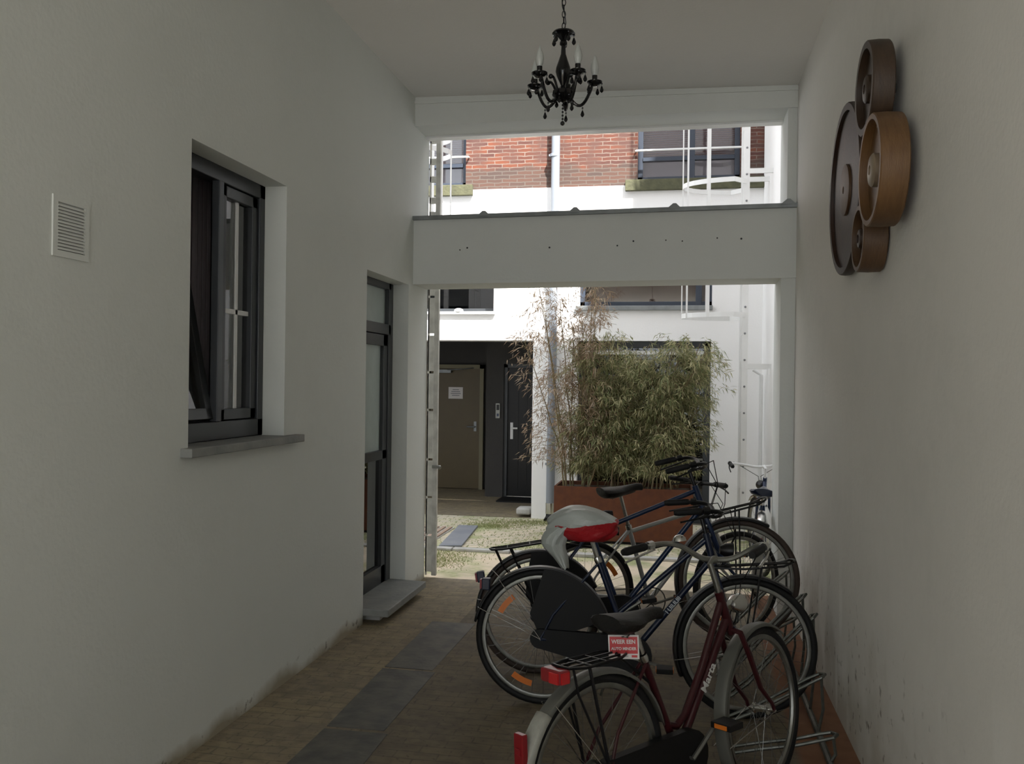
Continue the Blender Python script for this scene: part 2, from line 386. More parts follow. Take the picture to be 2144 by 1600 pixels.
# passage floor
fl = MB(); fl.box((LX - .3, -3.4, -.15), (RX + .3, 7.32, 0)); fl = struct(fl.build('floor', 'paver'))
yy = [(-.6, .35), (.38, 1.25), (1.28, 2.2), (2.23, 3.12), (3.15, 4.02), (4.05, 4.93), (4.96, 5.98)]
for i, (a, b) in enumerate(yy):
    e_ = [random.uniform(-.012, .012) for _ in range(4)]; q = MB().prism([(-1.66 + e_[0], a, -.02), (-1.25 - .02 * i + e_[1], a + e_[2] * .5, -.02), (-1.25 - .02 * i + e_[3], b, -.02), (-1.66 + e_[1], b + e_[0] * .5, -.02)], (0, 0, .0235)); o = q.build('paving_slab', 'stone', bevel=.003); o.parent = fl
# lower beam, slightly skewed, with a zinc cap
def skew(x, y): return (y + (0.16 - (x - LX) * .22 / 2.91))      # left end further away
def beam(name, z0, z1, mname, y0=YB0, y1=YB1, x0=LX, x1=RX, top=None):
    m = MB()
    m.prism([(x0, skew(x0, y0) , z0), (x1, skew(x1, y0), z0), (x1, skew(x1, y1), z0), (x0, skew(x0, y1), z0)], (0, 0, z1 - z0))
    return m.build(name, mname)
lb = struct(beam('trim_1', 2.435, 2.945, 'beam'))
# air holes in the face of the beam
m = MB()
for px, z in ((-1.72, 2.70), (-1.66, 2.715), (-1.0, 2.70), (-.48, 2.70), (-.36, 2.73), (-.12, 2.73), (0, 2.72), (.25, 2.735), (.42, 2.725)):
    m.ball((px, skew(px, YB0), z), random.uniform(.005, .009), 6)
m.build('air_hole', 'anthra', lb)
m = MB()
cy = lambda x: skew(x, YB0)
m.prism([(LX, cy(LX) - .035, 2.945), (RX - .0, cy(RX) - .035, 2.935), (RX, cy(RX) - .035, 2.965), (LX, cy(LX) - .035, 2.975)], (0, .47, 0))
for px in (-1.52, -.80, -.06, .74):
    z = 2.968; y = cy(px) - .04
    m.prism([(px - .055, y, z - .012), (px + .055, y, z - .016), (px + .012, y, z + .026), (px - .010, y, z + .026)], (0, .48, 0))
tag(m.build('beam_cap', 'zinc'), 'grey zinc capping with folded seams on top of the white cross beam', 'capping')
# upper beam + cornice line
ub = MB(); x0, x1 = LX, RX
ub.prism([(x0, cy(x0), 3.70), (x1, cy(x1), 3.655), (x1, cy(x1), 3.99), (x0, cy(x0), 3.99)], (0, .40, 0))
ub = struct(ub.build('trim_2', 'beam'))
m = MB(); m.prism([(x0, cy(x0) - .012, 3.875), (x1, cy(x1) - .012, 3.775), (x1, cy(x1) - .012, 3.80), (x0, cy(x0) - .012, 3.90)], (0, .03, 0)); m.build('shadow_gap_bead', 'beam', ub)
m = MB(); m.prism([(x0, cy(x0) + .30, 3.685), (x1, cy(x1) + .30, 3.64), (x1, cy(x1) + .30, 3.70), (x0, cy(x0) + .30, 3.72)], (0, .10, 0)); m.build('drip_edge', 'white', ub)
# right pillar
struct(bx('trim_3', (.70, 6.66, 0), (RX + .3, 7.12, 2.45), 'beam'))
struct(bx('trim_4', (.735, 6.66, 2.96), (RX + .3, 7.12, 3.72), 'beam'))
# building mass above the passage and beside it
struct(bx('wall_above_passage', (LX - 1.6, -3.4, 4.25), (RX + .9, 7.12, 7.6), 'court'))
struct(bx('wall_back_left', (-3.6, 6.85, 0), (-2.42, 7.20, 7.6), 'court'))
# small room behind the window and the door (dark inside)
m = MB(); X0 = -4.6
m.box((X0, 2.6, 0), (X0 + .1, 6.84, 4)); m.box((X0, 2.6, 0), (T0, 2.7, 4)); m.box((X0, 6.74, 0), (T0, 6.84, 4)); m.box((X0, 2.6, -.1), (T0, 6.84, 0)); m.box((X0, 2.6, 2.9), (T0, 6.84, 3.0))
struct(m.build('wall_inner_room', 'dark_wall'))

# ------------------------------------------------------------------ window on the left wall
wf = struct(empty('window_1', (-2.26, 4.05, WZ0)))
fx0, fx1 = -2.31, -2.235
m = MB()
m.box((fx0, WY0, WZ1 - .075), (fx1, WY1, WZ1)); m.box((fx0, WY0, WZ0), (fx1, WY1, WZ0 + .09)); m.box((fx0, WY0, WZ0), (fx1, WY0 + .07, WZ1)); m.box((fx0, WY1 - .06, WZ0), (fx1, WY1, WZ1))
cmb(m, 'window_frame', 'anthra', wf, bevel=.004)
cbx('mullion', (fx1 - .035, 4.03, WZ0 + .09), (fx1 + .006, 4.075, WZ1 - .075), 'anthra2', wf, bevel=.004)
def sash(y0, y1, z0, z1, tilt=0, muntin=False):
    hz = V((fx0 + .01, 0, z0))
    def T(p):
        q = p - hz; a = tilt
        return V((hz.x + q.x * cos(a) - q.z * sin(a), p.y, hz.z + q.x * sin(a) + q.z * cos(a)))
    xa, xb = fx0 + .01, fx1 - .012
    m = MB(); w_ = .055
    m.box((xa, y0, z0), (xb, y1, z0 + w_), T); m.box((xa, y0, z1 - w_), (xb, y1, z1), T); m.box((xa, y0, z0), (xb, y0 + w_, z1), T); m.box((xa, y1 - w_, z0), (xb, y1, z1), T)
    s_ = cmb(m, 'sash', 'anthra', wf, bevel=.003)
    g = MB().box((xa + .02, y0 + w_, z0 + w_), (xa + .026, y1 - w_, z1 - w_), T).build('glass_pane', 'glass', s_); g.location = -wf.location - s_.location
    if muntin:
        m = MB(); yc = (y0 + y1) / 2 + .01; zc = z0 + (z1 - z0) * .47
        m.box((xa + .012, yc - .011, z0 + w_), (xa + .034, yc + .011, z1 - w_), T); m.box((xa + .012, y0 + w_, zc - .012), (xa + .034, y1 - w_, zc + .012), T)
        g = m.build('glazing_bar', 'white', s_); g.location = -wf.location - s_.location
sash(4.08, WY1 - .065, WZ0 + .095, WZ1 - .08, 0, True)
sash(WY0 + .075, 4.03, WZ0 + .095, WZ1 - .08, radians(11))
m = MB(); m.box((LX - .14, 3.51, 1.318), (LX + .055, 4.68, 1.358)); struct(m.build('window_sill', 'stone_l', bevel=.004)).name = 'trim_5'
# things inside the room
m = MB()
for i in range(9): m.tube([(-2.62 - .01 * (i % 2), 4.0 + i * .035, .5), (-2.62 - .01 * (i % 2), 4.0 + i * .035, 2.85)], .022, 8)
tag(m.build('curtain', 'curtain', smooth=True), 'rust brown curtain hanging inside the tilted window', 'curtain')
m = MB()
for i in range(4): m.tube([(-2.58, 4.40 + i * .045, .9), (-2.58, 4.40 + i * .045, 2.85)], .02, 8)
tag(m.build('curtain', 'net', smooth=True), 'pale grey curtain behind the middle post of the dark window', 'curtain')

# ------------------------------------------------------------------ door in the left wall
dr = struct(empty('door_1', (-2.26, 6.2, .1)))
dx0, dx1 = -2.30, -2.235
m = MB(); y0, y1, z0, z1 = DY0, 6.70, .085, DZ1
m.box((dx0, y0, z0), (dx1, y0 + .06, z1)); m.box((dx0, y1 - .05, z0), (dx1, y1 + .05, z1)); m.box((dx0, y0, z1 - .05), (dx1, y1, z1)); m.box((dx0, y0, 2.02), (dx1, y1, 2.10))
cmb(m, 'door_frame', 'anthra', dr, bevel=.003)
cbx('transom_pane', (dx0 + .02, y0 + .06, 2.10), (dx0 + .03, y1 - .05, z1 - .05), 'frost', dr)
m = MB(); a, b = y0 + .065, y1 - .055
m.box((dx0 + .005, a, .10), (dx1 - .008, a + .09, 2.015)); m.box((dx0 + .005, b - .09, .10), (dx1 - .008, b, 2.015)); m.box((dx0 + .005, a, 1.93), (dx1 - .008, b, 2.015)); m.box((dx0 + .005, a, .10), (dx1 - .008, b, .24)); m.box((dx0 + .005, a, 1.06), (dx1 - .008, b, 1.13))
dl = cmb(m, 'door_leaf', 'anthra', dr, bevel=.003)
cbx('frosted_pane', (dx0 + .02, a + .09, 1.13), (dx0 + .03, b - .09, 1.93), 'frost', dr)
cbx('lower_pane', (dx0 + .02, a + .09, .24), (dx0 + .03, b - .09, 1.06), 'glass_d', dr)
cbx('threshold', (dx0 - .1, y0, .05), (dx1 + .02, DY1, .092), 'kerb', dr)
m = MB(); m.tube([(dx1, a + .04, 1.05), (dx1 + .05, a + .04, 1.05), (dx1 + .05, a + .15, 1.05)], .009); cmb(m, 'door_handle', 'chrome', dr, True)
m = MB(); m.prism([(-2.26, 5.80, .055), (-1.93, 5.80, .055), (-1.93, 6.72, .055), (-2.26, 6.74, .055)], (0, 0, .05))
st = tag(m.build('door_step', 'stone_l', bevel=.006), 'thin grey stone step slab projecting under the glazed side door', 'step')
m = MB(); m.box((-2.26, 5.92, 0), (-2.03, 6.74, .055)); m.build('step_footing', 'kerb', st)

# ------------------------------------------------------------------ vent grille
vr = empty('vent_grille', (LX, 2.79, 2.07), 'pale slatted ventilation grille set high in the left wall', 'vent')
m = MB(); y0, y1, z0, z1 = 2.695, 2.885, 2.075, 2.285
m.box((LX - .005, y0 + .024, z0), (LX + .006, y1 - .024, z0 + .022)); m.box((LX - .005, y0 + .024, z1 - .022), (LX + .006, y1 - .024, z1)); m.box((LX - .005, y0, z0), (LX + .006, y0 + .024, z1)); m.box((LX - .005, y1 - .024, z0), (LX + .006, y1, z1))
cmb(m, 'grille_frame', 'wall_l', vr)
m = MB(); n = 14
for i in range(n):
    z = z0 + .026 + i * (z1 - z0 - .05) / n
    m.prism([(LX + .0015, y0 + .024, z + .001), (LX + .007, y0 + .024, z - .001), (LX + .007, y0 + .024, z + .0035), (LX + .0015, y0 + .024, z + .0095)], (0, y1 - y0 - .048, 0))
cmb(m, 'grille_slats', 'wall_l', vr)
cbx('grille_back', (LX + .0002, y0 + .026, z0 + .024), (LX + .001, y1 - .026, z1 - .024), 'inkg', vr)

# ------------------------------------------------------------------ gate post at the left of the opening
gp = empty('gate_post', (-2.06, 7.33, 0), 'cream painted steel gate post with slots at the left edge of the passage mouth', 'gate post')
m = MB(); m.box((-2.055, 7.30, .02), (-2.015, 7.34, 4.05)); cmb(m, 'post', 'cream', gp, bevel=.003)
m = MB(); m.box((-2.112, 7.31, .02), (-2.10, 7.33, 4.05))
z = .05
while z < 4.0:
    h_ = random.choice((.22, .3, .4)) if z < 2.6 else .05; m.box((-2.11, 7.31, z), (-2.05, 7.33, z + h_)); z += h_ + (.02 if z < 2.6 else random.choice((.07, .10, .13)))
cmb(m, 'slotted_strip', 'cream', gp)
m = MB(); m.box((-2.05, 7.27, .93), (-1.98, 7.30, .955)); m.ball((-1.985, 7.27, .94), .018, 8); cmb(m, 'gate_latch', 'alu', gp, True)

# ------------------------------------------------------------------ courtyard
YF = 10.8
g = MB(); g.box((-6, 7.32, -.15), (1.5, YF + .02, 0)); g = g.build('floor', 'yard', loc=(0, 8.15, 0)); struct(g)
g2 = struct(bx('floor', (-6, -14, -.2), (6, -3.4, -.01), 'kerb'))
struct(bx('floor', (-6, YF, -.15), (1.5, 14.2, .0), 'paver'))
struct(bx('wall_court_right', (.93, 7.12, 0), (1.4, YF, 7.35), 'court'))
struct(bx('wall_court_left', (-6.0, 7.2, 0), (-5.7, YF, 2.2), 'court'))
# far facade: white render with openings
OP = [(-6, -1.78, -.02, 2.18), (-1.23, .35, -.02, 2.18), (-6, -2.28, 2.52, 3.45), (-1.22, .355, 2.60, 3.45)]
def facade(name, x0, x1, z0, z1, holes, mname, y0=YF, y1=YF + .32):
    xs = sorted({x0, x1, *[min(max(h[i], x0), x1) for h in holes for i in (0, 1)]}); zs = sorted({z0, z1, *[min(max(h[i], z0), z1) for h in holes for i in (2, 3)]})
    m = MB()
    for a, b in zip(xs, xs[1:]):
        run = None
        for c, d in zip(zs, zs[1:]):
            cx, cz = (a + b) / 2, (c + d) / 2
            if any(h[0] < cx < h[1] and h[2] < cz < h[3] for h in holes):
                if run: m.box((a, y0, run[0]), (b, y1, run[1])); run = None
            else: run = (run[0], d) if run else (c, d)
        if run: m.box((a, y0, run[0]), (b, y1, run[1]))
    return struct(m.build(name, mname, loc=(0, y0, z0)))
facade('wall_far', -6, 1.4, 0, 4.05, OP, 'court')
UW = [(-4.3, -2.66, 4.11, 5.7), (-.54, .66, 4.11, 5.7)]
facade('wall_far_brick', -6, 1.4, 4.05, 7.6, UW, 'brick', YF + .015, YF + .33)
# pale quoin strip at the right edge of the brick
struct(bx('trim_6', (.98, YF - .01, 3.98), (1.4, YF + .015, 6.4), 'court'))
# window sills of the upper floor
for (a, b) in ((-4.5, -2.56), (-.68, .93)):
    s_ = bx('window_sill', (a, YF - .06, 3.975), (b, YF + .2, 4.105), 'olive', bevel=.005)
    struct(s_); s_.name = 'trim_7' if a < -1 else 'trim_8'
def window(n, x0, x1, z0, z1, y, fm, mull=(), panes='glass_d', back=None, rail=None, fw_=.06, transoms=()):
    r = struct(empty('window_%d' % n, ((x0 + x1) / 2, y, z0)))
    m = MB()
    m.box((x0, y, z0), (x0 + fw_, y + .07, z1)); m.box((x1 - fw_, y, z0), (x1, y + .07, z1)); m.box((x0, y, z0), (x1, y + .07, z0 + fw_)); m.box((x0, y, z1 - fw_), (x1, y + .07, z1))
    for q in mull: m.box((q - fw_ * .6, y - .01, z0), (q + fw_ * .6, y + .07, z1))
    cmb(m, 'window_frame', fm, r, bevel=.004)
    if transoms:
        for (z, h, mm) in transoms: cbx('transom_bar', (x0 + fw_, y - .012, z), (x1 - fw_, y + .05, z + h), mm, r)
    cbx('glass_pane', (x0 + fw_, y + .03, z0 + fw_), (x1 - fw_, y + .036, z1 - fw_), panes, r)
    if back: cbx('window_blind', (x0 + .02, y + .15, z0 + .02), (x1 - .02, y + .16, z1 - .02), back, r)
    return r
w2 = window(2, -.54, .66, 4.11, 5.7, YF + .12, 'navy', (.10,), panes='glass_f', back='net', transoms=((4.36, .045, 'navy'),))
w3 = window(3, -4.3, -2.66, 4.11, 5.7, YF + .12, 'navy', (-3.4,), panes='glass_f', back='net', transoms=((4.36, .045, 'navy'),))
# brown slatted upper half of the blinds
for r, a, b in ((w2, -.5, .62), (w3, -4.2, -2.7)):
    m = MB(); z = 4.43
    while z < 5.6: m.prism([(a, YF + .262, z), (a, YF + .272, z + .022), (a, YF + .274, z + .020), (a, YF + .264, z - .002)], (b - a, 0, 0)); z += .026
    cmb(m, 'slatted_blind', 'blind', r)
# white guard rails across the two brick-wall windows
for a, b, lab in ((-.56, .68, 'thin white guard rail across the brick wall window on the right'), (-3.9, -2.62, 'thin white guard rail across the brick wall window on the left')):
    m = MB(); m.tube([(a, YF - .03, 4.455), (b, YF - .03, 4.455)], .013); m.tube([(a, YF - .03, 4.455), (a, YF + .05, 4.455)], .010); m.tube([(b, YF - .03, 4.455), (b, YF + .05, 4.455)], .010)
    tag(m.build('guard_rail', 'white', smooth=True), lab, 'rail')
window(4, -1.22, .355, 2.60, 3.45, YF + .10, 'navy', (.20,), panes='glass_f', back='beige')
s_ = struct(bx('trim_9', (-1.26, YF - .05, 2.545), (.36, YF + .1, 2.60), 'zinc', bevel=.004))
s_ = struct(bx('trim_10', (-4.5, YF - .05, 2.50), (-2.26, YF + .1, 2.535), 'white', bevel=.004))
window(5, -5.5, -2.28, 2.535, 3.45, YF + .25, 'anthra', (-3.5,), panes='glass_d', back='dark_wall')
m = MB(); m.ball((-2.72, YF - .02, 2.545), .06, 12, sq=(1, .8, .55)); tag(m.build('ledge_lamp', 'white', smooth=True), 'small white dome shaped fitting on the ledge under the dark left window', 'fitting')
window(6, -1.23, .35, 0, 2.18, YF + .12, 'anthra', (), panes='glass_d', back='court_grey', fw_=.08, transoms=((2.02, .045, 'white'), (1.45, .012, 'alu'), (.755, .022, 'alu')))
# drainpipe
dp = empty('drainpipe', (-1.52, YF - .1, 0), 'grey downpipe running up the far white facade beside the bamboo', 'drainpipe')
m = MB(); m.tube([(-1.535, YF - .08, .16), (-1.52, YF - .08, 4.2), (-1.515, YF - .08, 7.4)], .052, 14); cmb(m, 'pipe', 'pipe', dp, True)
for z in (.68, 1.29, 2.95, 4.42):
    m = MB(); m.lathe([(.053, -.018), (.060, -.018), (.060, .018), (.053, .018)], (-1.53, YF - .08, z), n=14); m.box((-1.6, YF - .1, z - .012), (-1.57, YF, z + .012)); cmb(m, 'pipe_bracket', 'pipe', dp, True)
m = MB(); m.lathe([(.058, 0), (.058, .13), (.05, .13)], (-1.535, YF - .08, .08), n=14); cmb(m, 'pipe_shoe', 'chrome', dp, True)
m = MB(); m.tube([(-1.535, YF - .08, .10), (-1.535, YF - .10, .04), (-1.55, YF - .20, .0)], .05, 12); cmb(m, 'pipe_outlet', 'blackp', dp, True)

# porch behind the left opening
m = MB()
m.box((-6, YF + .32, 2.30), (-1.2, 14.2, 2.42)); m.box((-1.78, YF + .32, 0), (-1.6, 12.7, 2.3)); m.box((-6, 13.55, 0), (-2.7, 13.8, 2.3))
m.box((-2.78, 12.7, 0), (-2.52, 13.6, 2.3)); m.box((-2.52, 12.7, 1.93), (-1.6, 12.9, 2.3)); m.box((-6.1, YF + .3, 0), (-6, 13.8, 2.3))
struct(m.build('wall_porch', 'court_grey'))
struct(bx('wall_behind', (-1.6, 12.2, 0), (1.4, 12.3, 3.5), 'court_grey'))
d2 = struct(empty('door_2', (-3.43, 13.5, 0)))
cbx('door_leaf', (-3.84, 13.50, .01), (-3.05, 13.54, 1.87), 'wood_y', d2)
m = MB(); m.box((-3.05, 13.47, 0), (-2.99, 13.56, 1.93)); m.box((-3.92, 13.47, 1.87), (-2.99, 13.56, 1.93)); m.box((-3.92, 13.47, 0), (-3.85, 13.56, 1.93)); cmb(m, 'door_frame', 'dframe', d2)
m = MB(); m.tube([(-3.12, 13.5, .97), (-3.12, 13.44, .97), (-3.24, 13.44, .97)], .012); m.box((-3.14, 13.49, .9), (-3.10, 13.5, 1.05)); cmb(m, 'door_handle', 'zinc', d2, True)
m = MB(); m.box((-3.75, 13.42, 1.80), (-3.5, 13.5, 1.85)); m.tube([(-3.6, 13.44, 1.84), (-3.3, 13.35, 1.86), (-3.15, 13.46, 1.88)], .008); cmb(m, 'door_closer', 'zinc', d2)
pn = empty('paper_notice', (-3.44, 13.49, 1.5), 'white paper notice taped to the yellow wooden door in the porch', 'notice')
cbx('sheet', (-3.55, 13.488, 1.40), (-3.32, 13.494, 1.58), 'signw', pn)
m = MB()
for i, ww in enumerate((.10, .14, .16, .12)): m.box((-3.435 - ww / 2, 13.486, 1.535 - i * .03), (-3.435 + ww / 2, 13.488, 1.548 - i * .03))
cmb(m, 'printed_lines', 'inkg', pn)
d3 = struct(empty('door_3', (-2.3, 12.75, 0)))
cbx('door_leaf', (-2.50, 12.78, .01), (-1.63, 12.82, 1.91), 'black', d3)
m = MB(); m.box((-2.52, 12.74, 0), (-2.47, 12.80, 1.93)); m.box((-2.52, 12.74, 1.88), (-1.62, 12.8, 1.93)); cmb(m, 'door_frame', 'anthra', d3)
m = MB()
for i in range(6): m.box((-2.42 + i * .13, 12.772, .1), (-2.31 + i * .13, 12.78, 1.8))
cmb(m, 'door_boards', 'black', d3)
m = MB(); m.box((-2.425, 12.755, .84), (-2.385, 12.772, 1.08)); m.tube([(-2.405, 12.77, 1.0), (-2.405, 12.71, 1.0), (-2.31, 12.71, 1.0)], .013); cmb(m, 'door_handle', 'white', d3, True)
ic = empty('intercom', (-2.6, 12.69, 1.3), 'slim grey intercom panel on the porch wall beside the black door', 'intercom')
cbx('panel', (-2.63, 12.68, 1.14), (-2.565, 12.70, 1.36), 'alu', ic, bevel=.004); cbx('screen', (-2.618, 12.676, 1.26), (-2.577, 12.681, 1.34), 'black', ic); cbx('call_button', (-2.612, 12.674, 1.17), (-2.583, 12.681, 1.21), 'blue', ic)
tag(bx('doormat', (-2.5, 12.15, 0), (-1.85, 12.62, .02), 'rubber'), 'black doormat on the porch floor before the black door', 'doormat')
tag(MB().box((-1.98, 10.86, .03), (-1.81, 11.1, .11)).build('stone_block', 'kerb', bevel=.02), 'small pale block lying inside the porch at the foot of the white pier', 'block')

# yard floor details
m = MB(); m.prism([(-2.50, 10.0, 0), (-2.18, 10.05, 0), (-2.18, 8.85, 0), (-2.33, 8.66, 0), (-2.47, 8.72, 0)], (0, 0, .025)); 
tag(MB().prism([(-2.48, 9.95, 0), (-2.26, 9.98, 0), (-2.14, 8.72, 0), (-2.36, 8.66, 0)], (0, 0, .022)).build('stone_slab', 'slate_y', bevel=.004), 'long blue grey stone slab let into the yard beside the drain grating', 'slab')
gr = empty('drain_grating', (-2.75, 9.3, 0), 'ribbed drain grating in the yard floor behind the cream gate post', 'grating')
cbx('grating_tray', (-3.35, 8.85, 0), (-2.50, 9.85, .008), 'kerb', gr)
m = MB()
for i in range(11): m.prism([(-3.30 + i * .075, 8.88, .008), (-3.262 + i * .075, 8.88, .008), (-3.30 + i * .075 + .03, 9.82, .008), (-3.338 + i * .075 + .03, 9.82, .008)], (0, 0, .014))
cmb(m, 'grating_bars', 'beige', gr)
m = MB()
x = -3.4
while x < .3:
    L_ = random.uniform(.35, .6); m.prism([(x, 8.50, 0), (x + L_ - .015, 8.50, 0), (x + L_ - .015, 8.60, 0), (x, 8.60, 0)], (0, 0, random.uniform(.022, .035))); x += L_
tag(m.build('edging_stones', 'kerb', bevel=.006), 'row of low edging stones crossing the yard in front of the planter', 'edging', kind='stuff')
def tufts(name, spots, n, label):
    m = MB()
    for _ in range(n):
        cx, cyy, sx, sy = random.choice(spots); x = random.gauss(cx, sx); y = random.gauss(cyy, sy); h = random.uniform(.008, .028); a = random.uniform(0, 2 * pi); w_ = .004
        if x < -3.6 or y > YF - .01: continue
        b = len(m.v); dx, dy = cos(a) * w_, sin(a) * w_; lx, ly = random.gauss(0, .02), random.gauss(0, .02)
        m.v += [V((x - dx, y - dy, 0)), V((x + dx, y + dy, 0)), V((x + lx, y + ly, h))]; m.face([b, b + 1, b + 2])
    tag(m.build(name, 'grass', tidy=False), label, 'grass', kind='stuff')
tufts('grass_fringe', [(-1.9, 10.4, .3, .12), (-1.55, 10.5, .25, .1), (-2.1, 10.1, .2, .1)], 2600, 'short mossy grass growing along the foot of the white pier')
tufts('grass_patch', [(-2.15, 7.95, .12, .18), (-2.3, 8.3, .2, .15)], 1500, 'thin green grass patch on the sandy yard by the cream gate post')
tufts('grass_joints', [(-1.6, 9.3, .5, .5), (-1.2, 8.9, .5, .3)], 1500, 'sparse grass between the yard pavers in front of the orange planter')

# ------------------------------------------------------------------ ladders
def ladder(name, x, y0, y1, z1, side, label, zc0, hoops, fix):
    r = empty(name, (x, (y0 + y1) / 2, 0), label, 'ladder')
    for y in (y0, y1):
        m = MB(); m.box((x - .032, y - .012, .02), (x + .032, y + .012, z1)); cmb(m, 'rail', 'white', r, bevel=.003)
    z = .25
    while z < z1:
        m = MB(); b = MB(); m.tube([(x, y0, z), (x, y1, z)], .013, 8); b.ball((x, y0 - .014, z), .012, 6); z += .28
        g_ = cmb(m, 'rung', 'white', r, True); b = b.build('bolt', 'inkg', g_); b.location = -r.location - g_.location
    rad = .36; yc = (y0 + y1) / 2
    def pt(a, z): return V((x + side * (rad * sin(a) * 1.0 + .30 * max(0, sin(a))), yc - cos(a) * max(rad, (y1 - y0) / 2), z))
    for z in hoops:
        m = MB(); P = [V((x, y0 - .015, z))] + [pt(a * pi / 16, z) for a in range(1, 16)] + [V((x, y1 + .015, z))]
        for p, q in zip(P, P[1:]): m.prism([p, q, q + V((0, 0, .05)), p + V((0, 0, .05))], ((q - p).cross(V((0, 0, 1))).normalized() * .008))
        cmb(m, 'cage_hoop', 'white', r)
    for a, hw in ((.20, .016), (.37, .010), (.52, .007), (.80, .012)):
        p = pt(a * pi, 0); m = MB(); m.box((p.x - hw, p.y - .006, zc0), (p.x + hw, p.y + .006, z1)); cmb(m, 'cage_bar', 'white', r)
    for z in fix:
        for y in (y0, y1):
            m = MB(); m.box((x, y - .015, z), (x + fix_x(side, x), y + .015, z + .05)); cmb(m, 'wall_bracket', 'white', r)
    return r
def fix_x(side, x): return (.93 - x) if side < 0 else (-.25)
ladder('caged_ladder', .66, 9.72, 10.12, 6.4, -1, 'white caged ladder on the far right wall of the yard above the planter', 2.38, (2.38, 3.1, 3.79, 4.6, 5.4), (1.84, 3.9))
lad = ladder('caged_ladder', -3.05, 8.85, 9.25, 6.2, 1, 'white caged ladder at the left of the yard, cage showing above the zinc capping', 3.3, (3.3, 4.03, 4.2, 4.9), ())
m = MB(); m.box((-3.38, 9.6, 0), (-3.32, 9.66, 6.2)); m.box((-3.38, 8.7, 2.4), (-3.06, 8.75, 2.45)); tag(m.build('steel_post', 'white'), 'slim white steel post behind the left caged ladder', 'post')
m = MB(); m.tube([(.885, 10.35, .05), (.885, 10.35, 1.78), (.80, 10.35, 1.84)], .022, 10); tag(m.build('waste_pipe', 'white', smooth=True), 'thin white waste pipe on the right yard wall under the ladder bracket', 'pipe')

# ------------------------------------------------------------------ planter and bamboo
pl = empty('wooden_planter', (-.57, 9.55, 0), 'long orange wooden planter box in the yard, full of bamboo', 'planter')
px0, px1, py0, py1, pz = -1.29, .14, 9.28, 9.85, .585
m = MB()
m.box((px0, py0, .03), (px1, py0 + .025, pz)); m.box((px0, py1 - .025, .03), (px1, py1, pz)); m.box((px0, py0 + .025, .03), (px0 + .025, py1 - .025, pz)); m.box((px1 - .025, py0 + .025, .03), (px1, py1 - .025, pz))
cmb(m, 'planter_box', 'orange', pl, bevel=.003)
cbx('soil', (px0 + .03, py0 + .03, .1), (px1 - .03, py1 - .03, pz - .04), 'soil', pl)
cbx('planter_plinth', (px0 + .03, py0 + .03, 0), (px1 - .03, py1 - .03, .03), 'blackp', pl)
def bamboo(label, culms, nleaf, mix, leafmat, sp=.17, zmin=.25, droop=.5):
    """culms: list of (x0,y0,x1,y1,ztop). leaves cluster on side twigs"""
    r = empty('bamboo_plant', (culms[0][0], culms[0][1], .545), label, 'bamboo', 'bamboo in the orange planter')
    c = MB(); f = MB(); nodes = []
    for (x0, y0, x1, y1, zt) in culms:
        P = []; n = 9
        for i in range(n + 1):
            t = i / n; P.append(V((x0 + (x1 - x0) * t ** 1.3 + random.gauss(0, .006), y0 + (y1 - y0) * t ** 1.3, .545 + (zt - .545) * t)))
        c.tube(P, [.009 * (1 - .75 * i / n) + .001 for i in range(n + 1)], 6)
        for _ in range(int(26 * (zt - .5))):
            t = random.uniform(zmin, 1); k = min(int(t * n), n - 1); p = P[k].lerp(P[k + 1], t * n - k)
            a = random.uniform(0, 2 * pi); L_ = random.uniform(.4, 1.25) * sp * (1.25 - .5 * t)
            q = p + V((cos(a) * L_, sin(a) * L_ * .7, random.uniform(.02, .16)))
            q2 = q + V((cos(a) * L_ * .5, sin(a) * L_ * .35, -random.uniform(0, .10) * droop))
            c.tube([p, q, q2], .0017, 3, caps=False)
            nodes += [(p.lerp(q, .6), a), (q, a), (q, a), (q2, a), (q2, a)]
    for _ in range(nleaf):
        p, a = random.choice(nodes); p = p + V((random.gauss(0, .022), random.gauss(0, .022), random.gauss(0, .025)))
        a = a + random.gauss(0, .9); el = random.gauss(-.55, .45)
        d = V((cos(a) * cos(el), sin(a) * cos(el), sin(el))); L_ = random.uniform(.045, .11); s_ = d.cross(V((0, 0, 1))).normalized() * random.uniform(.0035, .0075)
        s_ = s_ * cos(.6) + V((0, 0, .004)) * random.uniform(-1, 1)
        b = len(f.v); f.v += [p, p + d * L_ * .4 + s_, p + d * L_ + V((0, 0, -.012)), p + d * L_ * .4 - s_]
        f.face([b, b + 1, b + 2, b + 3])
    cmb(c, 'culms', 'culm', r, True)
    o = child(f.build('foliage', leafmat, tidy=False), r)
    return r
bamboo('tall dry brown bamboo leaning left over the grey downpipe', [(-1.18, 9.45, -1.52, 9.3, 2.86), (-1.12, 9.55, -1.28, 9.4, 2.55), (-1.20, 9.6, -1.65, 9.45, 2.1), (-1.15, 9.5, -1.12, 9.4, 2.25), (-1.2, 9.4, -1.42, 9.2, 2.5)], 3000, 0, 'leaf_b', .22, .1)
bamboo('thin upright browning bamboo reaching the first floor window ledge', [(-1.0, 9.55, -.92, 9.5, 2.86), (-.95, 9.45, -.88, 9.3, 2.7), (-1.02, 9.5, -1.02, 9.4, 2.3)], 1900, 0, 'leaf_b', .17, .15)
bamboo('dense green bamboo in the left half of the planter', [(random.uniform(-1.05, -.5), random.uniform(9.35, 9.75), random.uniform(-1.15, -.30), random.uniform(9.25, 9.8), random.uniform(1.5, 2.12)) for _ in range(15)], 14500, 0, 'leaf_g', .19, .08)
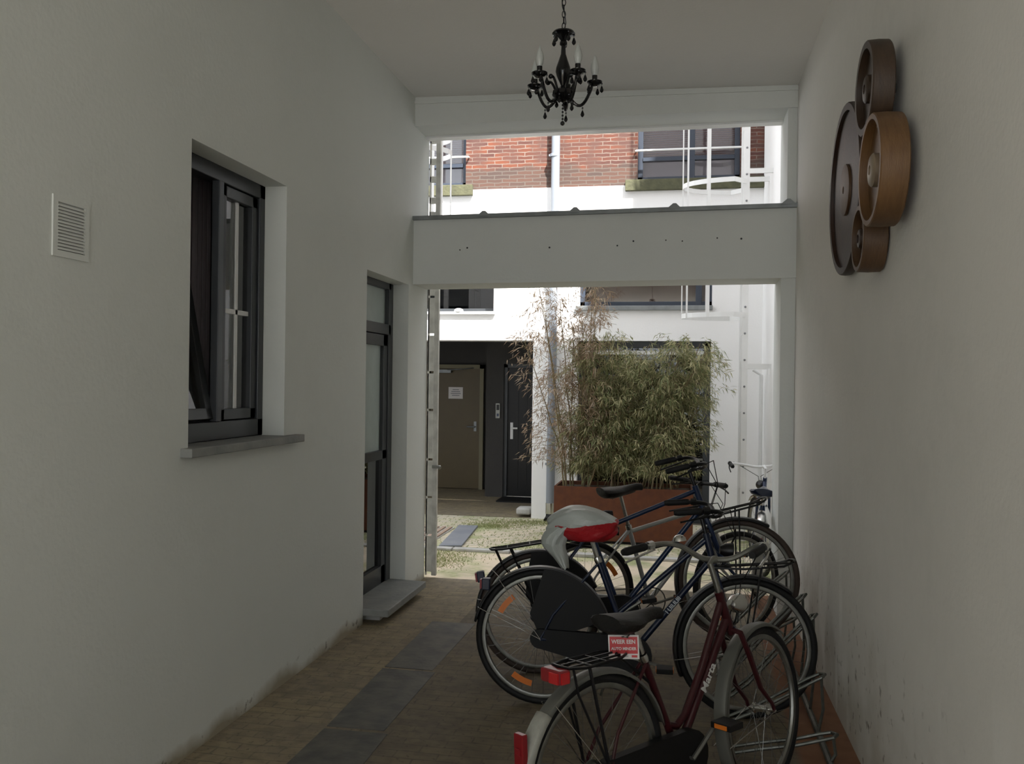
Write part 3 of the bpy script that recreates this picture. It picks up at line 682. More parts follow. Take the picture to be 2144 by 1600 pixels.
bamboo('dense pale green bamboo in the right half of the planter', [(random.uniform(-.4, .05), random.uniform(9.35, 9.75), random.uniform(-.50, .30), random.uniform(9.25, 9.8), random.uniform(1.5, 2.12)) for _ in range(15)], 14000, 0, 'leaf_g', .19, .08)
# ------------------------------------------------------------------ chandelier
CX_, CY_ = -.565, 4.2
ch = empty('chandelier', (CX_, CY_, 2.88), 'black five armed chandelier with candle bulbs hanging from the ceiling', 'chandelier')
def cm(m, name, mn, root=ch, smooth=True):
    return child(m.build(name, mn, smooth=smooth), root)
zb = 2.88
m = MB()
m.lathe([(.0, .455), (.016, .45), (.05, .445), (.055, .437), (.03, .425), (.013, .405), (.018, .395), (.018, .385), (.010, .378), (.012, .34), (.022, .31), (.034, .275), (.036, .255), (.030, .235), (.016, .205), (.010, .19), (.026, .175), (.048, .165), (.052, .145), (.036, .125), (.014, .115), (0, .11)], (CX_, CY_, zb), n=20)
cm(m, 'stem', 'jet')
# chain
m = MB(); z = zb + .455
i = 0
ztop = czl(CX_)
while z < ztop - .02:
    P = [V((CX_ + (.008 * cos(t) if i % 2 == 0 else 0), CY_ + (0 if i % 2 == 0 else .008 * cos(t)), z + .018 + .017 * sin(t))) for t in [k * pi / 5 for k in range(10)]]
    m.tube(P, .0022, 5, closed=True); z += .028; i += 1
P = [V((CX_ + .010 * sin(k * 1.3), CY_ + .008 * cos(k * 1.1), zb + .45 + (ztop - zb - .45) * k / 14)) for k in range(15)]
m.tube(P, .0025, 5); cm(m, 'chain', 'black')
m = MB(); m.lathe([(0, -.05), (.02, -.048), (.05, -.03), (.055, 0), (0, 0)], (CX_, CY_, ztop), n=18); cm(m, 'ceiling_rose', 'jet')
def pendant(m, p, s=1.):
    m.ball(p + V((0, 0, -.006)), .005 * s, 6); m.tube([p, p + V((0, 0, -.016))], .001, 4); m.lathe([(0, 0), (.004, -.006), (.0095 * s, -.022 * s), (.007 * s, -.030 * s), (0, -.036 * s)], p + V((0, 0, -.014)), n=8)
RAD = .152
for k, ang in enumerate((-38, 34, 106, 178, -110)):
    a = radians(ang); d = V((sin(a), -cos(a), 0)); c0 = V((CX_, CY_, zb))
    P = []
    for t in [j / 14 for j in range(15)]:
        r_ = .03 + (RAD - .03) * t; zz = .140 - .048 * sin(pi * min(1, t * 1.05)) + .055 * t ** 3 * 1.6
        P.append(c0 + d * r_ + V((0, 0, zz)))
    P.append(c0 + d * RAD + V((0, 0, .205)))
    m = MB(); m.tube(P, .0075, 8)
    # inner scroll
    Q = [c0 + d * (.03 + .05 * t) + V((0, 0, .15 + .07 * sin(pi * t * .6) )) for t in [j / 8 for j in range(9)]]; m.tube(Q, .006, 8); m.ball(Q[-1], .012, 8)
    cm(m, 'arm', 'jet')
    e = c0 + d * RAD
    m = MB(); m.lathe([(.008, .195), (.022, .198), (.036, .212), (.037, .216), (.020, .208), (.012, .206), (.013, .245), (0, .245)], e, n=14); cm(m, 'candle_cup', 'jet')
    m = MB(); m.lathe([(.010, .244), (.017, .262), (.0195, .280), (.016, .303), (.008, .325), (.0, .343)], e, n=12); cm(m, 'candle_bulb', 'bulb')
    for q in (-1.9, -.6, .7, 2.0): m = MB(); pendant(m, e + V((cos(q + a) * .034, sin(q + a) * .034, .21))); cm(m, 'pendant', 'jet')
    m = MB(); pendant(m, c0 + d * .095 + V((0, 0, .094))); cm(m, 'pendant', 'jet')
for q in range(5): m = MB(); pendant(m, c0 + V((cos(q * 1.257 + .3) * .05, sin(q * 1.257 + .3) * .05, .438)), 1.1); cm(m, 'pendant', 'jet')
for q in range(6): m = MB(); pendant(m, c0 + V((cos(q * 1.047 + .3) * .046, sin(q * 1.047 + .3) * .046, .145))); cm(m, 'pendant', 'jet')
m = MB()
for i in range(6): m.ball(c0 + V((0, 0, .115 - i * .0165)), .0055, 8)
m.tube([c0 + V((0, 0, .12)), c0 + V((0, 0, .015))], .001, 4); m.ball(c0 + V((0, 0, .012)), .011, 10); cm(m, 'bead_drop', 'jet')

# ------------------------------------------------------------------ wooden pulley wheels on the right wall
def pulley(yc, zc, r, x0, x1, mm, label, web=.35, hubm='pale', rim=.03):
    o = empty('pulley_wheel', (x1, yc, zc), label, 'wooden wheel', 'wooden pulley wheels on the right wall')
    th = x1 - x0; m = MB()
    m.lathe([(r - rim, 0), (r - .004, 0), (r, .004), (r + .002, th * .5), (r, th - .004), (r - .004, th), (r - rim, th), (r - rim, 0)], (x0, yc, zc), V((1, 0, 0)), 48)
    cmb(m, 'rim', mm, o, True)
    m = MB(); m.lathe([(.03, th * web), (r - rim, th * web), (r - rim, th * .75), (.03, th * .75)], (x0, yc, zc), V((1, 0, 0)), 48); cmb(m, 'web', mm, o, True)
    m = MB(); m.lathe([(.018, th * .02), (r * .26, th * .05), (r * .30, th * .12), (r * .30, th * web), (.018, th * web), (.018, th * .02)], (x0, yc, zc), V((1, 0, 0)), 24); cmb(m, 'hub', hubm, o, True)
    if x1 < RX - .001:
        m = MB(); m.tube([(x1 - .01, yc, zc), (RX - .003, yc, zc)], .02, 10); cmb(m, 'wall_bolt', 'anthra', o, True)
    return o
pulley(3.636, 2.809, .179, .68, .76, 'pw1', 'dark weathered wooden wheel at the top of the wall group', hubm='pw1')
pulley(3.446, 2.452, .203, .666, .764, 'pw3', 'golden brown wooden wheel with a pale hub, foremost of the wall group', hubm='pale', rim=.022)
pulley(4.43, 2.588, .399, .742, .79, 'pw2', 'largest wooden wheel, thin and blackish, at the back of the wall group', hubm='pw4', rim=.035)
pulley(3.836, 2.264, .135, .70, .794, 'pw4', 'smallest wooden wheel at the bottom of the wall group', hubm='pw2', rim=.02)

# ------------------------------------------------------------------ bicycles
def arc(cx, cz, r, a0, a1, n, w_=0): return [V((cx + r * cos(a0 + (a1 - a0) * i / n), w_, cz + r * sin(a0 + (a1 - a0) * i / n))) for i in range(n + 1)]
def bike(label, rear, front, R=.348, lean=0., steer=0., fm='blue', frame='step', seat=(.22, .92), bars='swept', barm='chrome', barz=1.03,
         fender='black', rack=True, front_rack=False, guard=False, case='blackp', tirem='rubber', tail='red', flap=None, head=True, bell=False, stem_u=None, reflect=(), text=None, gripm='rubber', barw=.28, sad='leather', tilt=0., ha=68., ru0=-.30, dz=0.):
    rear = V(rear); front = V(front)
    wb = (front - rear).length
    U = (front - rear).normalized(); up_ = V((0, 0, 1)); Wl = up_.cross(U).normalized(); VV = U.cross(Wl)
    Rm = Matrix.Rotation(lean, 3, U); Wl = Rm @ Wl; VV = Rm @ VV
    root = empty('bicycle', rear, label, 'bicycle')
    Mx = Matrix.Identity(4)
    for i in range(3): Mx[i][0], Mx[i][1], Mx[i][2], Mx[i][3] = U[i], Wl[i], VV[i], rear[i]
    root.matrix_world = Mx
    B = lambda m, name, mn, parent=root, smooth=True: m.build(name, mn, parent, smooth=smooth)
    bb = V((.46 if wb > .99 else .42, 0, .285)); hub_f = V((wb, 0, R)); hub_r = V((0, 0, R))
    ta = radians(ha); ax = V((-cos(ta), 0, sin(ta)))                      # steering axis, upwards and back
    base = hub_f + V((-.055, 0, 0))
    crown = base + ax * (R + .055); ht0 = base + ax * (R + .075); ht1 = base + ax * (R + .075 + (.15 if R > .34 else .14))
    st_top = base + ax * ((barz - R) / sin(ta))
    Ms = Matrix.Rotation(steer, 3, ax)
    S = lambda p: Ms @ (p - base) + base
    sa = V((seat[0] - bb.x, 0, seat[1] - .06 - bb.z)).normalized(); stl = .50 if R > .34 else .42
    s_top = bb + sa * stl
    # frame
    m = MB(); r_ = .0145
    m.tube([bb, s_top], r_, 10)
    m.tube([ht0 - ax * .01, ht1 + ax * .01], .018, 12)
    m.lathe([(.0, -.036), (.021, -.036), (.021, .036), (0, .036)], bb, V((0, 1, 0)), 12)
    if frame == 'step':
        m.tube([bb, ht0 + ax * .03], .016, 10)
        m.tube([bb + sa * (stl * .42), ht1 - ax * .02], .0135, 10)
    elif frame == 'men':
        m.tube([bb, ht0 + ax * .03], .0155, 10)
        m.tube([s_top - sa * .03, ht1 - ax * .02], .0135, 10)
    elif frame == 'swan':
        m.tube([bb, ht0 + ax * .03], .017, 10)
        a_ = bb + sa * (stl * .30); c_ = ht1 - ax * .03
        m.tube([a_, a_ + V((.05, 0, -.015)), a_ + V((.10, 0, .015)), a_.lerp(c_, .5) + V((.035, 0, -.035)), c_], .0145, 10)
    for w_ in (-1, 1):
        m.tube([bb + V((-.03, .02 * w_, 0)), V((.05, .05 * w_, R - .005)), V((0, .062 * w_, R))], .008, 8)
        m.tube([s_top + V((0, .012 * w_, -.02)), V((.06, .045 * w_, R + .12)), V((0, .062 * w_, R))], .0065, 8)
    fr = B(m, 'frame', fm)
    # fork
    m = MB(); m.tube([crown - ax * .02, ht0], .015, 8, T=S)
    for w_ in (-1, 1):
        m.tube([crown + V((0, .0, .0)), crown + V((0, .045 * w_, -.01)), crown - ax * .10 + V((0, .052 * w_, 0)), base + ax * .12 + V((.006, .056 * w_, 0)), hub_f + V((-.012, .058 * w_, .03)), hub_f + V((0, .058 * w_, 0))], [.011, .012, .012, .010, .008, .008], 8, T=S)
    B(m, 'fork', fm)
    # wheels
    for which, hb, T in (('rear', hub_r, None), ('front', hub_f, S)):
        m = MB(); rr = R - .037
        m.lathe([(rr - .014, -.009), (rr, -.012), (rr + .004, -.010), (rr + .004, .010), (rr, .012), (rr - .014, .009), (rr - .018, 0)], hb, V((0, 1, 0)), 56, T=T, close=True)
        wh = B(m, 'wheel', 'alu')
        m = MB(); P = [hb + V((cos(t), 0, sin(t))) * (R - .018) for t in [2 * pi * i / 56 for i in range(56)]]; m.tube(P, .0185, 10, closed=True, T=T); B(m, 'tire', tirem, wh)
        m = MB(); ns = 32
        off = random.random()
        for i in range(ns):
            t = 2 * pi * (i + off) / ns; t2 = t + (.9 if i % 4 < 2 else -.9); w_ = .028 if i % 2 else -.028
            m.tube([hb + V((cos(t2) * .024, w_, sin(t2) * .024)), hb + V((cos(t) * (rr - .012), 0, sin(t) * (rr - .012)))], .0012, 3, caps=False, T=T)
        B(m, 'spokes', 'spoke', wh, False)
        m = MB(); hr = .022 if which == 'front' else .032
        m.lathe([(0, -.062), (.008, -.062), (.008, -.035), (hr, -.032), (hr, -.026), (hr * .7, -.022), (hr * .7, .022), (hr, .026), (hr, .032), (.008, .035), (.008, .062), (0, .062)], hb, V((0, 1, 0)), 16, T=T); B(m, 'hub', 'chrome' if which == 'front' else 'steelg', wh)
        for (wk, deg) in reflect:
            if wk != which: continue
            m = MB(); c = radians(deg); ra, rb = R - .115, R - .085
            poly = [hb + V((cos(c + q * .055), 0, sin(c + q * .055))) * rb for q in range(-4, 5)] + [hb + V((cos(c + q * .055), 0, sin(c + q * .055))) * ra for q in range(4, -5, -1)]
            poly = [p + V((0, -.008, 0)) for p in poly]; m.prism(poly, (0, .006, 0), T=T); B(m, 'spoke_reflector', 'amber', wh, False)
        # mudguard
        if fender:
            a0, a1 = (radians(15), radians(198 if flap else 170)) if which == 'rear' else (radians(52), radians(205))
            m = MB(); n = 30; rf = R + .016; b0 = len(m.v); prof = [(-.031, -.016), (-.024, -.004), (0, .002), (.024, -.004), (.031, -.016)]
            for i in range(n + 1):
                t = a0 + (a1 - a0) * i / n
                for (w_, dr_) in prof:
                    q = hb + V((cos(t) * (rf + dr_), w_, sin(t) * (rf + dr_))); m.v.append(T(q) if T else q)
            for i in range(n):
                for j in range(4): k = b0 + i * 5 + j; m.face([k, k + 1, k + 6, k + 5])
            fo = m.build('mudguard', fender, root, smooth=True); sm = fo.modifiers.new('thick', 'SOLIDIFY'); sm.thickness = .0015
            m = MB()
            for t in ((a1 - .25,) if which == 'front' else (a1 - .22, radians(128))):
                for w_ in (-1, 1): m.tube([hb + V((0, .066 * w_, 0)), hb + V((cos(t) * rf, .034 * w_, sin(t) * rf))], .0022, 5, T=T)
            B(m, 'mudguard_stay', 'chrome')
            if which == 'rear' and flap:
                m = MB(); b0 = len(m.v); a0_, a1_ = radians(134), radians(210); rf2 = rf + .006; prof = [(-.034, -.02), (-.026, -.002), (0, .004), (.026, -.002), (.034, -.02)]
                for i in range(13):
                    t = a0_ + (a1_ - a0_) * i / 12; g_ = 1 + .25 * i / 12
                    for (w_, dr_) in prof: m.v.append(hb + V((cos(t) * (rf2 + dr_), w_ * g_, sin(t) * (rf2 + dr_))))
                for i in range(12):
                    for j in range(4): k = b0 + i * 5 + j; m.face([k, k + 1, k + 6, k + 5])
                fo = m.build('mudguard_tail', 'wflap', root, smooth=True); sm = fo.modifiers.new('thick', 'SOLIDIFY'); sm.thickness = .004
                t = radians(155); q = hb + V((cos(t), 0, sin(t))) * (rf + .012)
                m = MB(); m.prism([q + V((-.002, -.022, -.05)), q + V((-.002, .022, -.05)), q + V((-.002, .022, .055)), q + V((-.002, -.022, .055))], (-.022, 0, 0)); m.box((q.x - .03, -.012, q.z - .012), (q.x - .02, .012, q.z + .012)); fo = m.build('tail_reflector', 'redd', root, bevel=.003)
    # rear light
    if tail and not flap:
        t = radians(138); q = hub_r + V((cos(t), 0, sin(t))) * (R + .035)
        m = MB(); m.box((q.x - .035, -.026, q.z - .03), (q.x + .01, .026, q.z + .03)); tl = m.build('tail_light', 'blue_d', root, bevel=.006); m = MB(); m.box((q.x - .045, -.02, q.z - .024), (q.x - .034, .02, q.z + .024)); m.build('lens', 'redd', tl)
    # chain case / crank
    m = MB(); n = 10
    poly = [V((bb.x + .105 * cos(t), 0, bb.z + .10 * sin(t))) for t in [-pi / 2 + .15 + (pi - .1) * i / n for i in range(n + 1)]] + [V((0 + .055 * cos(t), 0, R + .05 * sin(t))) for t in [pi / 2 + pi * i / n for i in range(n + 1)]]
    if case:
        m.prism([p + V((0, -.062, 0)) for p in poly], (0, .034, 0)); B(m, 'chain_case', case, smooth=False)
    else:
        m.lathe([(.088, -.045), (.095, -.045), (.095, -.041), (.088, -.041)], bb, V((0, 1, 0)), 28, close=True)
        for i in range(5): t = i * 1.257; m.tube([bb + V((0, -.043, 0)), bb + V((cos(t) * .09, -.043, sin(t) * .09))], .004, 5)
        m.tube([bb + V((0, -.043, .095)), V((0, -.043, R + .035))], .003, 4); m.tube([bb + V((0, -.043, -.095)), V((0, -.043, R - .035))], .003, 4); B(m, 'chainring', 'steelg')
    ca = random.uniform(-.4, .9)
    cr = []
    for w_, t in ((-1, ca), (1, ca + pi)):
        e = bb + V((cos(t) * .17, w_ * .085, sin(t) * .17)); m = MB(); m.tube([bb + V((0, .03 * w_, 0)), bb + V((0, .075 * w_, 0)), e], .009, 6); c = B(m, 'crank', 'alu'); m = MB()
        m.box((e.x - .04, e.y + (0 if w_ > 0 else -.09), e.z - .012), (e.x + .04, e.y + (.09 if w_ > 0 else 0), e.z + .012)); pd = m.build('pedal', 'blackp', c, bevel=.003)
        m = MB()
        for s_ in (-1, 1): m.box((e.x + s_ * .041 - .002, e.y + .02 * w_ - .0, e.z - .008), (e.x + s_ * .041 + .002, e.y + .075 * w_, e.z + .008)) if w_ > 0 else m.box((e.x + s_ * .041 - .002, e.y - .075, e.z - .008), (e.x + s_ * .041 + .002, e.y - .02, e.z + .008))
        m.build('pedal_reflector', 'amber', c)
    # seat post + saddle
    sp = V((seat[0], 0, seat[1] - .05))
    m = MB(); m.tube([s_top - sa * .02, sp], .0125, 8); m.lathe([(.018, -.015), (.020, 0), (.018, .015)], s_top, sa, 10); B(m, 'seat_post', 'chrome')
    m = MB(); prof = [(-.135, .070, .030), (-.12, .095, .012), (-.07, .105, .0), (-.01, .075, -.004), (.05, .04, -.002), (.11, .027, .002), (.15, .018, -.006)]
    b0 = len(m.v); n = 12; Ct, St = cos(tilt), sin(tilt)
    for (u, hw, dz) in prof:
        for j in range(n):
            t = 2 * pi * j / n; ww = cos(t) * hw; zz = sin(t)
            zz = (zz * .022 if zz > 0 else zz * .045 * (.4 + hw / .105 * .6)); zz += dz if u > -.12 else dz * .3
            uu = u
            m.v.append(V((seat[0] + uu * Ct - zz * St, ww, seat[1] - .02 + uu * St + zz * Ct)))
    for i in range(len(prof) - 1):
        for j in range(n): m.face([b0 + i * n + j, b0 + i * n + (j + 1) % n, b0 + (i + 1) * n + (j + 1) % n, b0 + (i + 1) * n + j])
    m.face([b0 + j for j in range(n)]); m.face([b0 + (len(prof) - 1) * n + j for j in range(n)])
    sd_ = B(m, 'saddle', sad)
    m = MB()
    for w_ in (-1, 1):
        m.tube([V((seat[0] - .09, .05 * w_, seat[1] - .05)), V((seat[0] - .03, .02 * w_, seat[1] - .065)), V((seat[0] + .10, .012 * w_, seat[1] - .035))], .0035, 5)
        P = [V((seat[0] - .075 + .013 * cos(t), .035 * w_ + .013 * sin(t), seat[1] - .075 + .0022 * t)) for t in [k * .7 for k in range(22)]]; m.tube(P, .0025, 4)
    m.build('saddle_springs', 'steelg', sd_, smooth=True)
    # stem + bars
    m = MB(); m.tube([ht1 - ax * .02, st_top - ax * .01, st_top + V((.035, 0, .004))], .0115, 10, T=S); m.ball(st_top + V((.04, 0, 0)), .017, 8, T=S); B(m, 'stem', barm)
    c = st_top + V((.045, 0, 0))
    if bars == 'swept': half = [V((0, 0, 0)), V((.01, .07, 0)), V((.035, .13, .015)), V((.03, barw * .74, .035)), V((-.01, barw * .93, .045)), V((-.08, barw, .045)), V((-.20, barw * 1.04, .035))]
    elif bars == 'rise': half = [V((0, 0, 0)), V((.012, .06, .0)), V((.02, .11, .02)), V((.025, .165, .05)), V((.005, .21, .062)), V((-.06, .25, .062)), V((-.22, .28, .05))]
    else: half = [V((0, 0, 0)), V((0, .1, .005)), V((-.01, .18, .01)), V((-.04, .30, .015))]
    full = [V((p.x, -p.y, p.z)) + c for p in reversed(half[1:])] + [p + c for p in half]
    # smooth
    def smoothp(P):
        for _ in range(2):
            Q = [P[0]]
            for a_, b_ in zip(P, P[1:]): Q += [a_.lerp(b_, .25), a_.lerp(b_, .75)]
            Q.append(P[-1]); P = Q
        return P
    m = MB(); m.tube(smoothp(full), .0112, 8, T=S); hb_ = B(m, 'handlebar', barm)
    for w_ in (-1, 1):
        a_ = V((half[-2].x, half[-2].y * w_, half[-2].z)) + c; b_ = V((half[-1].x, half[-1].y * w_, half[-1].z)) + c; d_ = (b_ - a_).normalized(); a2 = b_ - d_ * .125; b2 = b_ + d_ * .006
        m = MB(); m.tube([a2, a2 + d_ * .01, b2 - d_ * .02, b2], [.0145, .0165, .017, .013], 10, T=S); m.build('grip', gripm, hb_, smooth=True)
        m = MB(); e = a2 - d_ * .025; m.tube([e, e + V((.035, 0, -.02)), e + V((.03, .01 * w_, -.03)) + d_ * .06, e + V((.012, .015 * w_, -.045)) + d_ * .14], .005, 6, T=S); m.tube([e - d_ * .015, e + d_ * .015], .018, 8, T=S); m.build('brake_lever', 'chrome' if barm == 'chrome' or barm == 'alu' else 'blackp', hb_, smooth=True)
        m = MB(); m.tube([S(e + V((.035, 0, -.015))), S(e + V((.12, -.06 * w_, -.0))), S(crown + V((.10, .01 * w_, .16))), S(crown + V((.03, .02 * w_, .02)))], .0026, 5); B(m, 'cable', 'blackp')
    if bell:
        m = MB(); q = V((half[3].x - .01, half[3].y, half[3].z + .035)) + c; m.lathe([(.0, .012), (.016, .008), (.026, -.002), (.029, -.014), (.020, -.014)], q, V((0, 0, 1)), 16, T=S); m.build('bell', 'chrome', hb_, smooth=True)
    if head:
        q = crown + V((.075, 0, .09)); m = MB(); m.lathe([(0, -.055), (.02, -.05), (.034, -.025), (.040, .005), (.040, .014)], q, V((1, 0, -.05)), 18, T=S); hl = B(m, 'headlight', 'chrome' if barm in ('chrome', 'alu') else 'black'); m = MB(); m.lathe([(0, .02), (.02, .018), (.038, .012)], q, V((1, 0, -.05)), 18, T=S); m.build('lens', 'bulb', hl, smooth=True)
        m = MB(); m.tube([q + V((0, 0, -.03)), q + V((-.03, 0, -.07)), crown], .004, 5, T=S); m.build('lamp_bracket', 'blackp', hl)
    # racks
    if rack:
        z = 2 * R + .055 + dz; m = MB(); u0, u1 = ru0, .13
        m.tube([V((u1, .03, z)), V((u1 - .05, .055, z)), V((u0 + .06, .06, z)), V((u0, .04, z + .005)), V((u0 - .012, 0, z + .008)), V((u0, -.04, z + .005)), V((u0 + .06, -.06, z)), V((u1 - .05, -.055, z)), V((u1, -.03, z))], .0055, 7)
        for w_ in (-.02, .02): m.tube([V((u1 - .02, w_, z)), V((u0 + .02, w_, z))], .0042, 6)
        for u in (u0 + .09, u1 - .12): m.tube([V((u, -.06, z)), V((u, .06, z))], .0042, 6)
        for w_ in (-1, 1):
            m.tube([V((u0 * .5, .058 * w_, z)), V((0, .066 * w_, R + .01))], .006, 6); m.tube([V((u0 + .02, .04 * w_, z)), V((u0 + .045, .035 * w_, z - .09)), V((0, .066 * w_, R + .02))], .0045, 6)
        m.tube([V((u1 - .02, 0, z)), s_top - sa * .12], .006, 6)
        rk = B(m, 'luggage_rack', 'black')
        if flap:
            m = MB(); m.box((u0 - .05, -.05, z - .042), (u0 - .0, .05, z + .004)); tl = m.build('tail_light', 'redd', root, bevel=.008); m = MB(); m.box((u0 - .055, -.043, z - .038), (u0 - .049, .0, z - .002)); m.box((u0 - .045, -.054, z - .038), (u0 - .01, -.049, z - .002)); m.build('lens', 'red', tl)
    if front_rack:
        z = 2 * R + .05; m = MB(); u0, u1 = wb - .17, wb + .22
        m.tube([V((u0, .05, z)), V((u0 + .15, .06, z)), V((u1 - .05, .06, z + .02)), V((u1, .045, z + .04)), V((u1 + .015, 0, z + .045)), V((u1, -.045, z + .04)), V((u1 - .05, -.06, z + .02)), V((u0 + .15, -.06, z)), V((u0, -.05, z))], .006, 7, T=S)
        for w_ in (-.02, .02): m.tube([V((u0, w_, z)), V((u1 - .02, w_, z + .03))], .0045, 6, T=S)
        m.tube([V((u0, -.05, z)), V((u0, .05, z))], .005, 6, T=S)
        for w_ in (-1, 1): m.tube([V((wb + .06, .06 * w_, z + .005)), hub_f + V((0, .064 * w_, .0))], .005, 6, T=S)
        B(m, 'front_carrier', 'black')
    if guard:
        for w_ in (-1, 1):
            poly = [V((.01, 0, R - .02))] + [V((0 + (R + .008) * cos(t), 0, R + (R + .008) * sin(t))) for t in [radians(18) + radians(70) * i / 12 for i in range(13)]] + [V((-.06, 0, R + .12))]
            m = MB(); m.prism([p + V((0, .038 * w_, 0)) for p in poly], (0, .003 * w_, 0)); B(m, 'coat_guard', 'blackp', smooth=False)
    # kickstand
    m = MB(); m.tube([bb + V((-.07, .03, -.02)), bb + V((-.14, .10, -.20)), V((bb.x - .16, .12, .03))], .007, 6); B(m, 'kickstand', 'alu')
    # lock on the frame
    if text:
        s, size, p0, p1, tm = text
        cu = bpy.data.curves.new('lettering', 'FONT'); cu.body = s; cu.size = size; cu.extrude = .0006; cu.align_x = 'CENTER'; cu.align_y = 'CENTER'; cu.offset = size * .02
        to = bpy.data.objects.new('tmp', cu); COL.objects.link(to); bpy.context.view_layer.update()
        me = bpy.data.meshes.new_from_object(to.evaluated_get(bpy.context.evaluated_depsgraph_get())); COL.objects.unlink(to); bpy.data.objects.remove(to)
        a_ = bb.lerp(ht0 + ax * .03, p0); d_ = (ht0 + ax * .03 - bb).normalized(); nrm = V((0, -1, 0)); y_ = nrm.cross(d_)
        for v in me.vertices:
            q = v.co.copy(); v.co = a_ + d_ * q.x + y_ * q.y + nrm * (.0165 + q.z)
        me.materials.clear(); me.materials.append(MT[tm]); lo = bpy.data.objects.new('lettering', me); COL.objects.link(lo); lo.parent = fr
    root['_n'] = 0; del root['_n']
    return root, dict(bb=bb, ax=ax, ht0=ht0, ht1=ht1, st=st_top, wb=wb, crown=crown)

A_, kA = bike('maroon step-through bicycle nearest the camera with a red and white sign under its saddle', (-.25, 3.06, 0), (.365, 3.80, 0), R=.33, lean=radians(-3.5), steer=radians(9), fm='maroon', frame='swan', seat=(.20, .84), ru0=-.155, dz=.055,
     bars='rise', barm='alu', barz=.97, fender='gfender', flap=True, bell=True, text=('Marta', .050, .55, 1, 'textw'), case='blackp')
B_, kB = bike('dark blue step-through bicycle with silver lettering and a coat guard, behind the maroon one', (-.69, 4.57, 0), (.34, 4.60, 0), lean=radians(-2), steer=radians(4), fm='blue_d', frame='step', seat=(.24, .93), bars='swept', barm='black', barz=1.0,
     fender='black', rack=False, front_rack=True, guard=True, ha=75, reflect=(('rear', 140), ('rear', 246)), text=('I LIILILIII', .030, .52, 1, 'texts'), case='blackp')
C_, kC = bike('blue crossbar bicycle with its front wheel raised, third from the camera', (-.72, 5.07, 0), (.40, 5.28, .20), lean=radians(-2), steer=radians(-3), fm='blue', frame='men', seat=(.36, .86), bars='swept', barm='black', barz=1.02,
     fender='black', rack=True, ru0=-.21, front_rack=True, guard=True, ha=80, tirem='rubber_b', head=False, case='blackp')
D_, kD = bike('silver crossbar bicycle with a high black saddle, in front of the orange planter', (-.58, 5.52, 0), (.38, 6.08, 0), lean=radians(1), steer=radians(5), fm='silver', frame='men', seat=(.24, 1.02), bars='flat', barm='blackp', barz=1.02,
     fender=None, rack=False, head=False, case=None, reflect=(('rear', 40), ('front', 250)), tilt=.12)
F_, kF = bike('blue bicycle with white swept handlebars and a white tail flap, farthest, beyond the pillar', (.58, 7.02, 0), (.69, 8.06, 0), lean=radians(3), steer=radians(18), fm='blue', frame='step', seat=(.22, .86), bars='swept', barm='white', barz=.98,
     fender='chrome', flap=True, rack=False, head=True, case=None, sad='blue_d', barw=.30)
# sign hanging behind the nearest bicycle's saddle
def sign(root):
    c = V((-.187, 3.19, .727)); n = V((.02, -1, .05)).normalized(); xr = V((1, .02, 0)).normalized(); xr = (xr - n * xr.dot(n)).normalized()
    Rz = Matrix.Rotation(radians(3), 3, n); xr = Rz @ xr; yu = n.cross(xr); yu = yu if yu.z > 0 else -yu
    Mi = root.matrix_world.inverted()
    def box(a, b, z0, z1, name, mn, parent):
        m = MB(); m.box((a[0], a[1], z0), (b[0], b[1], z1), T=lambda p: Mi @ (c + xr * p.x + yu * p.y + n * p.z)); return m.build(name, mn, parent)
    pl_ = box((-.054, -.042), (.054, .042), -.002, 0, 'sign_plate', 'signw', root); pl_['label'] = 'red and white sign plate'
    box((-.049, -.023), (.049, .036), 0, .0008, 'red_field', 'signr', pl_)
    for s, sz, y in (('WEER EEN', .0195, .018), ('AUTO MINDER', .0142, -.006), ('', .0075, -.032)):
        if not s:
            m = MB()
            for i in range(12): m.box((-.046 + i * .0052, y - .0018, .0008), (-.0425 + i * .0052, y + .0016, .0012), T=lambda p: Mi @ (c + xr * p.x + yu * p.y + n * p.z))
            m.build('small_print', 'inkg', pl_)
            m = MB(); m.box((.027, y - .004, .0008), (.047, y + .004, .0012), T=lambda p: Mi @ (c + xr * p.x + yu * p.y + n * p.z)); m.build('logo_block', 'signr', pl_); continue
        cu = bpy.data.curves.new('t', 'FONT'); cu.body = s; cu.size = sz; cu.align_x = 'CENTER'; cu.align_y = 'CENTER'; cu.offset = sz * .03; cu.extrude = .0002
        to = bpy.data.objects.new('tmp', cu); COL.objects.link(to); bpy.context.view_layer.update()
        me = bpy.data.meshes.new_from_object(to.evaluated_get(bpy.context.evaluated_depsgraph_get())); COL.objects.unlink(to); bpy.data.objects.remove(to)
        for v in me.vertices: q = v.co.copy(); v.co = Mi @ (c + xr * q.x * .92 + yu * (q.y + y) + n * (.0012 + q.z))
        me.materials.clear(); me.materials.append(MT['signw']); o = bpy.data.objects.new('lettering', me); COL.objects.link(o); o.parent = pl_
    m = MB(); m.box((-.03, .03, -.03), (-.02, .06, -.002), T=lambda p: Mi @ (c + xr * p.x + yu * p.y + n * p.z)); m.box((.02, .03, -.03), (.03, .06, -.002), T=lambda p: Mi @ (c + xr * p.x + yu * p.y + n * p.z)); m.build('cable_tie', 'blackp', pl_)
bpy.context.view_layer.update()
sign(A_)

